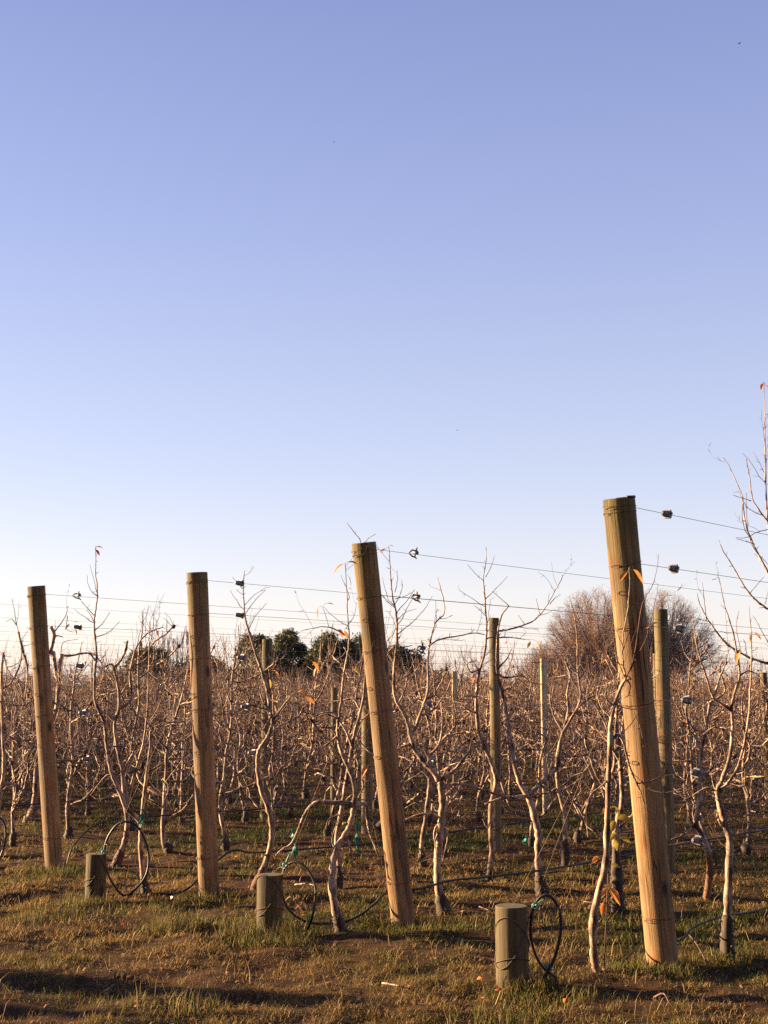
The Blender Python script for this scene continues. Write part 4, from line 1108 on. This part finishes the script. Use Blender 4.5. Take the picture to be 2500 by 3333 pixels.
# ------------------------------------------------------------------ far trees
def conifer(px, vtop, D, wpx, label, seed, matk='needle', flat=1.0, name='conifer_tree', n=9000, lobes=16, leaf=0.16):
    rg = np.random.default_rng(seed)
    P = at(px, 2260, D); H = at(px, vtop, D)[2]; W = wpx / FPX * D / 2
    root = empty(name, (P[0], D, 0), label, 'tree', 'dark trees beyond the orchard')
    tk = MB(); tk.tube(catmull([(0, 0, -.1), (.1, 0, H * .3), (-.1, .1, H * .62), (0, 0, H * .85)], 4), np.linspace(.035 * H, .006 * H, 13), 8)
    ctr = []
    for i in range(lobes):
        a = rg.uniform(0, 2 * PI); th = rg.uniform(0, 1) ** .7 * 1.45
        R_ = W * rg.uniform(.15, .36); rr = max(0, W - R_ * .8) * math.sin(th) * rg.uniform(.75, 1)
        c_ = np.array([rr * math.cos(a), rr * math.sin(a), max(H * .3, H * .42 + (H * .58 - R_ * .8) * math.cos(th) ** flat * rg.uniform(.85, 1.0))])
        ctr.append((c_, R_)); tk.tube([(0, 0, H * .3), c_ * np.array([.5, .5, .9]), c_], [.014 * H, .008 * H, .003 * H], 5)
    ctr.append((np.array([rg.normal(0, .15) * W, 0, H - W * .22]), W * .22)); ctr.append((np.array([0, 0, H * .45]), W * .5))
    tk.build('trunk', M['foot'], root)
    cr = MB(); V = []
    wts = np.array([r ** 2 for _, r in ctr]); wts /= wts.sum()
    pick = rg.choice(len(ctr), n, p=wts)
    cs = np.array([c_ for c_, _ in ctr])[pick]; rs = np.array([r for _, r in ctr])[pick]
    dv = norm_rows(rg.normal(0, 1, (n, 3))); rad = rs * (rg.random(n) ** .4) * (1 + .6 * np.array([mnoise.noise(Vector(d * 3.2 + c_ * 1.7)) for d, c_ in zip(dv, cs)]))
    p = cs + dv * rad[:, None] * np.array([1, 1, .85]); p[:, 2] = np.maximum(p[:, 2], .3)
    a = norm_rows(rg.normal(0, 1, (n, 3)) + dv * .6); b = norm_rows(np.cross(a, rg.normal(0, 1, (n, 3))))
    L = leaf * rg.uniform(.6, 1.5, n)[:, None] * (D / 95)
    V = np.stack([p - b * L * .35, p + a * L * .5 - b * L * .1, p + a * L * 1.2, p + a * L * .4 + b * L * .4], 1).reshape(-1, 3)
    o = np.arange(n) * 4; cr.add(V, np.stack([o, o + 1, o + 2, o + 3], 1)); cr.build('crown', M[matk], root, smooth=False)

conifer(940, 2046, 100, 190, 'dark round headed conifer, tallest of the evergreens behind the orchard', 1, n=16000, lobes=27)
conifer(830, 2058, 104, 190, 'dark conifer at the left shoulder of the tallest evergreen', 2, n=12000, lobes=23)
conifer(1085, 2052, 98, 240, 'olive green conifer just left of the leaning mid picture post', 3, n=16000, lobes=28)
conifer(1185, 2062, 103, 230, 'dark conifer hidden mostly behind the leaning mid picture post', 4, n=14000, lobes=25)
conifer(1310, 2094, 96, 220, 'low dark conifer just right of the leaning mid picture post', 5, n=14000, lobes=23)
conifer(510, 2103, 92, 280, 'low olive brown bushy tree left of the third end post', 6, 'olive', .6, 'bushy_tree', 14000, 16)
conifer(690, 2138, 95, 230, 'low dark bush right of the third end post', 7, 'needle', .6, 'bushy_tree', 10000, 12)
conifer(880, 2110, 97, 200, 'low dark bush at the foot of the tallest evergreen', 11, 'needle', .6, 'bushy_tree', 9000, 16)
conifer(1240, 2115, 99, 170, 'low olive bush peeping out behind the leaning mid picture post', 12, 'olive', .6, 'bushy_tree', 9000, 16)
conifer(370, 2180, 95, 180, 'lowest olive bush among the trees at left', 8, 'olive', .6, 'bushy_tree', 8000)
conifer(1010, 2125, 99, 190, 'low dark bush filling the gap between the two central conifers', 10, 'olive', .6, 'bushy_tree', 9000, 12)
conifer(1430, 2185, 105, 170, 'small dark bush right of the low conifer', 9, 'needle', .6, 'bushy_tree', 7000)

def willow(px, vtop, D, wpx, label, seed, n=1500, squash=1.0):
    rg = np.random.default_rng(seed); P = at(px, 2260, D); H = at(px, vtop, D)[2]; W = wpx / FPX * D / 2
    root = empty('willow_tree', (P[0], D, 0), label, 'tree', 'bare willows beyond the orchard')
    tk = MB(); cr = MB()
    tk.tube(catmull([(0, 0, -.1), (.1, .1, H * .08), (0, 0, H * .16)], 4), np.linspace(.045 * H, .035 * H, 9), 8)
    boughs = []
    nb = 60
    for i in range(nb):
        a = i * 2.399 + rg.normal(0, .2); e = math.sqrt((i + .5) / nb)
        th = e * 1.30
        tip = np.array([math.sin(th) * math.cos(a) * W * .86, math.sin(th) * math.sin(a) * W * .86, H * (.16 + .72 * math.cos(th))])
        mid = tip * np.array([.36, .36, .50]) + np.array([0, 0, H * .04])
        Q = catmull([np.array([0, 0, H * .06]), mid, tip], 6); r = np.linspace(.0075 * H, .0025 * H, len(Q))
        Q[1:-1] += rg.normal(0, .006 * H, (len(Q) - 2, 3)); tk.tube(Q, r, 5); boughs.append(Q)
    def inside(p, lim): return math.sqrt((p[0] / W) ** 2 + (p[1] / W) ** 2 + (max(0, p[2] - H * .12) / (H * .88)) ** 2) < lim
    for i in range(n):
        Q = boughs[rg.integers(0, nb)]; j = rg.integers(3, len(Q)); p = Q[j]
        tg = norm(Q[min(j + 1, len(Q) - 1)] - Q[j - 1])
        L = H * rg.uniform(.18, .36); S = [p]; d = norm(tg * .75 + np.array([0, 0, .38]) + rg.normal(0, .26, 3))
        lim = rg.uniform(.95, 1.01)
        for k in range(6):
            d = norm(d + rg.normal(0, .09, 3) + np.array([p[0] / W, p[1] / W, 0]) * .07 - np.array([0, 0, .02 * k])); q_ = S[-1] + d * L / 6
            if not inside(q_, lim): break
            S.append(q_)
        S = np.array(S)
        if len(S) < 2: continue
        cr.tube(S, np.linspace(.014, .006, len(S)), 3, cap=False)
        for b in range(4):
            jj = rg.integers(1, len(S)); dd = norm(d + rg.normal(0, .45, 3)); l2 = H * rg.uniform(.03, .08)
            q1 = S[jj] + dd * l2 * .5; q2 = q1 + norm(dd + rg.normal(0, .3, 3) - np.array([0, 0, .15])) * l2 * .5
            if inside(q2, 1.03): cr.tube([S[jj], q1, q2], [.009, .0075, .006], 3, cap=False)
    tk.build('trunk', M['willow'], root); cr.build('crown', M['willow'], root)
# two unseen conifers added off the left edge to throw the headland shadow bands
shadow_conifers = [((-8.6, 8.75), 1.66, .5, 41, 'unseen narrow conifer added off the left edge to cast the wide shadow band'), ((-7.4, 7.85), 1.2, .36, 42, 'unseen low conifer added off the left edge to cast the short shadow band')]
for (xy_, h_, w_, sd_, lb_) in shadow_conifers:
    rgc = np.random.default_rng(sd_); root = empty('conifer_tree', (xy_[0], xy_[1], 0), lb_, 'tree', 'unseen conifers added for the headland shadows')
    tk = MB(); tk.tube([(0, 0, -.05), (0.02, 0, h_ * .5), (0, 0, h_ * .95)], [.05, .04, .012], 7); tk.build('trunk', M['foot'], root)
    n_ = 1500; zz = rgc.uniform(.08, 1, n_); aa = rgc.uniform(0, 2 * PI, n_); rr = w_ / 2 * np.sin(np.clip(zz, 0, 1) ** .7 * PI * .93 + .12) ** .6 * np.sqrt(rgc.random(n_))
    p = np.stack([rr * np.cos(aa), rr * np.sin(aa), zz * h_], 1); a_ = norm_rows(rgc.normal(0, .7, (n_, 3)) + np.array([0, 0, .8])); b_ = norm_rows(np.cross(a_, rgc.normal(0, 1, (n_, 3)))); L_ = rgc.uniform(.05, .12, n_)[:, None]
    cr = MB(); o_ = np.arange(n_) * 4
    cr.add(np.stack([p - b_ * L_ * .2, p + b_ * L_ * .2, p + a_ * L_ + b_ * L_ * .15, p + a_ * L_ * 1.1 - b_ * L_ * .1], 1).reshape(-1, 3), np.stack([o_, o_ + 1, o_ + 2, o_ + 3], 1)); cr.build('crown', M['needle'], root, smooth=False)
# unseen tall conifers, added behind the camera to cut the sky fill
mesh_blocker = None
for i, x_ in enumerate(np.arange(-26, 31, 2.6)):
    root = empty('conifer_tree', (x_, -11.0 + .4 * math.sin(i * 2.1), 0), 'unseen tall conifer added behind the camera to block sky light', 'tree', 'unseen conifers added to block sky light')
    if mesh_blocker is None:
        rgc = np.random.default_rng(60); h_ = 10.5; tk = MB(); tk.tube([(0, 0, -.1), (0.05, 0, h_ * .5), (0, 0, h_ * .95)], [.2, .13, .03], 8)
        n_ = 9000; zz = rgc.uniform(.02, 1, n_); aa = rgc.uniform(0, 2 * PI, n_); rr = 1.75 * (1 - zz ** 3) * np.sqrt(rgc.random(n_))
        p = np.stack([rr * np.cos(aa), rr * np.sin(aa), zz * h_], 1); a_ = norm_rows(rgc.normal(0, .7, (n_, 3)) + np.array([0, 0, .8])); b_ = norm_rows(np.cross(a_, rgc.normal(0, 1, (n_, 3)))); L_ = rgc.uniform(.25, .5, n_)[:, None]
        cr = MB(); o_ = np.arange(n_) * 4
        cr.add(np.stack([p - b_ * L_ * .25, p + b_ * L_ * .25, p + a_ * L_ + b_ * L_ * .2, p + a_ * L_ * 1.1 - b_ * L_ * .1], 1).reshape(-1, 3), np.stack([o_, o_ + 1, o_ + 2, o_ + 3], 1))
        mesh_blocker = (tk.mesh('trunk', M['foot']), cr.mesh('crown', M['needle'], False))
    for nm, me in zip(('trunk', 'crown'), mesh_blocker):
        o = bpy.data.objects.new(nm, me); COL.objects.link(o); o.parent = root
    root.rotation_euler = (0, 0, i * 1.7)
willow(1955, 1908, 120, 450, 'large bare reddish willow seen left of the tallest end post', 1, 4200)
willow(2140, 1912, 122, 460, 'large bare reddish willow seen right of the tallest end post', 2, 3800)
willow(1775, 2085, 118, 210, 'small low bare willow at the left foot of the large one', 3, 1500)

def poplar(px, vtop, D, label, seed):
    rg = np.random.default_rng(seed); P = at(px, 2260, D); H = at(px, vtop, D)[2]
    root = empty('poplar_tree', (P[0], D, 0), label, 'tree', 'bare poplars on the horizon')
    tk = MB(); cr = MB(); tk.tube([(0, 0, -.1), (.05, 0, H * .5), (0, 0, H)], [.12, .08, .02], 6)
    for i in range(80):
        z = H * rg.uniform(.1, .93); a = rg.uniform(0, 2 * PI); L = H * rg.uniform(.08, .2); o_ = np.array([math.cos(a), math.sin(a), 0])
        p = np.array([0, 0, z]); cr.tube([p, p + o_ * L * .16 + np.array([0, 0, L * .4]), p + o_ * L * .22 + np.array([0, 0, L])], [.042, .03, .018], 3, cap=False)
    tk.build('trunk', M['poplar'], root); cr.build('crown', M['poplar'], root)
PL = [(530, 2072), (545, 2064), (560, 2078), (574, 2070), (590, 2058), (606, 2052), (618, 2062), (518, 2095), (1365 + 680, 2085)]
PLL = ['poplar standing first of the pale far line', 'poplar second in the pale far line', 'shorter poplar third in the pale far line', 'poplar in the middle of the pale far line', 'tall poplar near the right end of the line',
       'tallest poplar of the far line left of the third end post', 'last poplar of the line, half hidden by the third end post', 'stunted poplar at the left end of the far line', '']
for i, (u, v) in enumerate(PL[:8]): poplar(u, v, 210, 'bare ' + PLL[i], 30 + i)

# ------------------------------------------------------------------ small things
def ribbon(uv, D, w_, label, seed, conv):
    rg = np.random.default_rng(seed); mbr = MB(); P = catmull([at(*conv(*p), D) for p in uv], 5); V = []
    A = P[0].copy()
    for i, p in enumerate(P - A):
        a = i * .5 + rg.normal(0, .25); ww = w_ * (0.65 + .5 * rg.random())
        d = np.array([math.cos(a * .7) * .9, math.sin(a * .7) * .6, .1]); e = np.array([-d[1], d[0], 0]) * .35
        V += [p - d * ww, p - d * ww * .3 + e * ww, p + d * ww * .3 - e * ww * .4, p + d * ww + e * ww * .5]
    n_ = len(P); q = [[i * 4 + k, i * 4 + k + 1, (i + 1) * 4 + k + 1, (i + 1) * 4 + k] for i in range(n_ - 1) for k in range(3)]
    mbr.add(V, q); o = mbr.build('plastic_band', M['net'], loc=tuple(A))
    so = o.modifiers.new('thick', 'SOLIDIFY'); so.thickness = .0015
    return tag(o, label, 'plastic band', 'green plastic bands')
TB = {i: b for i, b in enumerate(TRACED)}
ribbon([(862, 1720), (858, 1745), (855, 1775), (845, 1830)], TB[0][1] - .05, .020, 'pale green plastic band round the trunk inside the left hose loop', 1, c1)
ribbon([(285, 1840), (285, 1870), (290, 1905), (295, 1950), (300, 2005)], TB[5][1] + .4, .022, 'crumpled teal plastic strip hanging left of the elbowed fruit tree', 2, c2)
ribbon([(670, 1810), (668, 1860), (668, 1910), (665, 1960), (690, 1985)], TB[6][1] + 1.0, .022, 'dark teal plastic guard behind the elbowed fruit tree', 3, c2)
P_ = src6(285, 390)
ribbon([src6(290, 385), src6(285, 400), src6(275, 425), src6(290, 435)], 11.0, .022, 'small teal plastic sleeve on a trunk behind the guy wires', 4, lambda x, y: (x, y))
ribbon([(1050, 2115), (1085, 2122), (1100, 2110), (1130, 2085)], TB[8][1] - .15, .007, 'scrap of turquoise twine tied beside the slender fruit tree', 5, c2)

# yellow leaved sapling before the tallest post
sp = ground(*src6(724, 1195)); mbs = MB()
stem = trace(src6, '724,1195 735,950 742,780 750,600 757,480 765,350 768,210', sp[1] + .02, sp[1] + .12)
root = empty('sapling', sp, 'spindly sapling with yellow leaves beside the tallest end post', 'sapling')
mbs.tube(catmull(stem - sp, 3), np.linspace(.004, .002, 19), 5); mbs.build('stem', M['twig'], root)
ml = MB(); rgs = np.random.default_rng(8)
for (x, y, dx, dy, L, mi) in ((770, 220, -.4, -.4, .055, 2), (760, 235, -.9, .0, .05, 0), (772, 215, .6, -.5, .05, 2), (735, 245, .3, -.9, .05, 2), (800, 285, .9, .1, .085, 2), (790, 295, -.5, -.8, .06, 2), (800, 370, -.6, -.3, .055, 2), (815, 395, .8, -.1, .06, 2), (785, 400, .2, -.9, .05, 2),
                           (700, 505, -.9, -.3, .05, 0), (765, 555, .9, .2, .05, 2), (715, 630, -.8, -.5, .05, 0), (750, 680, .7, -.7, .085, 0), (740, 685, -.7, -.5, .06, 0), (725, 760, -.3, -1, .055, 0)):
    p = at(*src6(x, y), sp[1] + .06) - sp; leafshape(ml, p, np.array([dx, -.3, dy]), np.array([.2, -.7, .6]), L * 1.05, L * .30, rgs, mi)
ml.build('leaves', [M['leaf'], M['leaf_red'], M['leaf_green']], root)

# dead weed by the mossy stump
wp = ground(*src5(318, 1095)); root = empty('dead_weed', wp, 'withered brown weed in the grass inside the mid hose loop', 'weed'); mw = MB(); ml = MB()
for s in ('318,1095 312,1020 285,950', '320,1080 330,1000 375,925', '316,1060 300,990 310,950'):
    q = trace(src5, s, wp[1]) - wp; mw.tube(catmull(q, 3), .0022, 4)
    for _ in range(5):
        i = rgs.integers(0, 3); leafshape(ml, q[i] + rgs.normal(0, .01, 3), rgs.normal(0, 1, 3), np.array([0, 0, 1.]), .05, .012, rgs)
mw.build('stem', M['twig'], root); ml.build('leaves', M['leaf_tan'], root)

# fallen leaves, prunings, clods
FL = [(1552, 3205, 'leaf'), (1636, 3240, 'leaf_red'), (1838, 3298, 'leaf'), (1568, 3255, 'leaf_red'), (1240, 2990, 'leaf_tan'), (1090, 3045, 'leaf_tan'), (556, 2930, 'rag'), (1208, 2832, 'leaf_red'),
      (764, 2812, 'leaf'), (1970, 3195, 'leaf_tan'), (1925, 3180, 'leaf_tan'), (2430, 3260, 'leaf_tan'), (1712, 2858, 'leaf'), (1600, 2965, 'leaf_tan'), (410, 3020, 'leaf_red'), (2075, 3000, 'leaf_tan')]
WORDF = dict(leaf='orange', leaf_tan='tan', leaf_red='reddish', rag='pale')
for i, (u, v, mk) in enumerate(FL):
    P = ground(u, v); mf = MB(); rr = np.random.default_rng(500 + i); P[2] = gz(P[0], P[1]) + .022
    leafshape(mf, np.zeros(3), np.array([rr.normal(), rr.normal() * .6, .45]), np.array([0, -.6, 1.]), rr.uniform(.034, .052), .013, rr)
    so = mf.build('fallen_leaf', M[mk], loc=tuple(P)); md = so.modifiers.new('thick', 'SOLIDIFY'); md.thickness = .0006
    tag(so, 'fallen autumn leaf curled on the grass among the posts', 'leaf', 'fallen leaves on the grass')
PR = [((1245, 3212), (1300, 3235)), ((2090, 3148), (2215, 3163)), ((640, 3040), (690, 3030)), ((1280, 3018), (1330, 3010)), ((850, 3085), (900, 3075)), ((260, 2915), (330, 2905)), ((2240, 3050), (2300, 3155)), ((1560, 2965), (1612, 2990)), ((330, 3235), (370, 3222)),
      ((2130, 3270), (2180, 3300)), ((1600, 2850), (1640, 2832)), ((1900, 2945), (2030, 2975)), ((960, 2885), (1030, 2905))]
for i, (a, b) in enumerate(PR):
    A, B = ground(*a), ground(*b); rr = np.random.default_rng(600 + i); mf = MB()
    A[2] = gz(A[0], A[1]) + .02; B[2] = gz(B[0], B[1]) + .028
    mid = (A + B) / 2 + rr.normal(0, .012, 3) + np.array([0, 0, .012]); Pq = catmull([A, mid, B], 4) - A
    mf.tube(Pq, np.linspace(.0055, .003, len(Pq)), 5)
    twig(mf, Pq[4], norm(rr.normal(0, 1, 3) + np.array([0, 0, .6])), .07, .002, rr, 3)
    tag(mf.build('pruned_twig', M['bark'] if i % 4 == 0 else M['twig'], loc=tuple(A)), 'cut twig left lying in the grass after pruning', 'twig', 'pruned twigs on the grass')

def insect(u, v, D, s, label):
    P = at(u, v, D); root = empty('insect', P, label, 'insect', 'tiny insects in the sky'); root.rotation_euler = (.1, .2, .5); root.scale = (s, s, s)
    mi = MB(); mi.tube([(-.5, 0, 0), (-.3, 0, .02), (0, 0, .03), (.25, 0, .02), (.42, 0, 0)], [.03, .13, .16, .12, .05], 7); mi.build('body', M['insect'], root)
    for sg in (-1, 1):
        mwg = MB(); mwg.add([(.1, sg * .1, .1), (.2, sg * .5, .28), (-.1, sg * .75, .32), (-.3, sg * .4, .2)], [[0, 1, 2, 3]]); o = mwg.build('wing', M['insect'], root)
        o.modifiers.new('thick', 'SOLIDIFY').thickness = .02
insect(2406, 142, 6, .014, 'black flying insect high in the top right of the sky')
insect(1087, 463, 6, .008, 'tiny flying insect alone in the upper middle of the sky')
insect(1488, 1401, 6, .008, 'tiny flying insect low in the sky above the leaning post')
print('objects', len(bpy.data.objects))
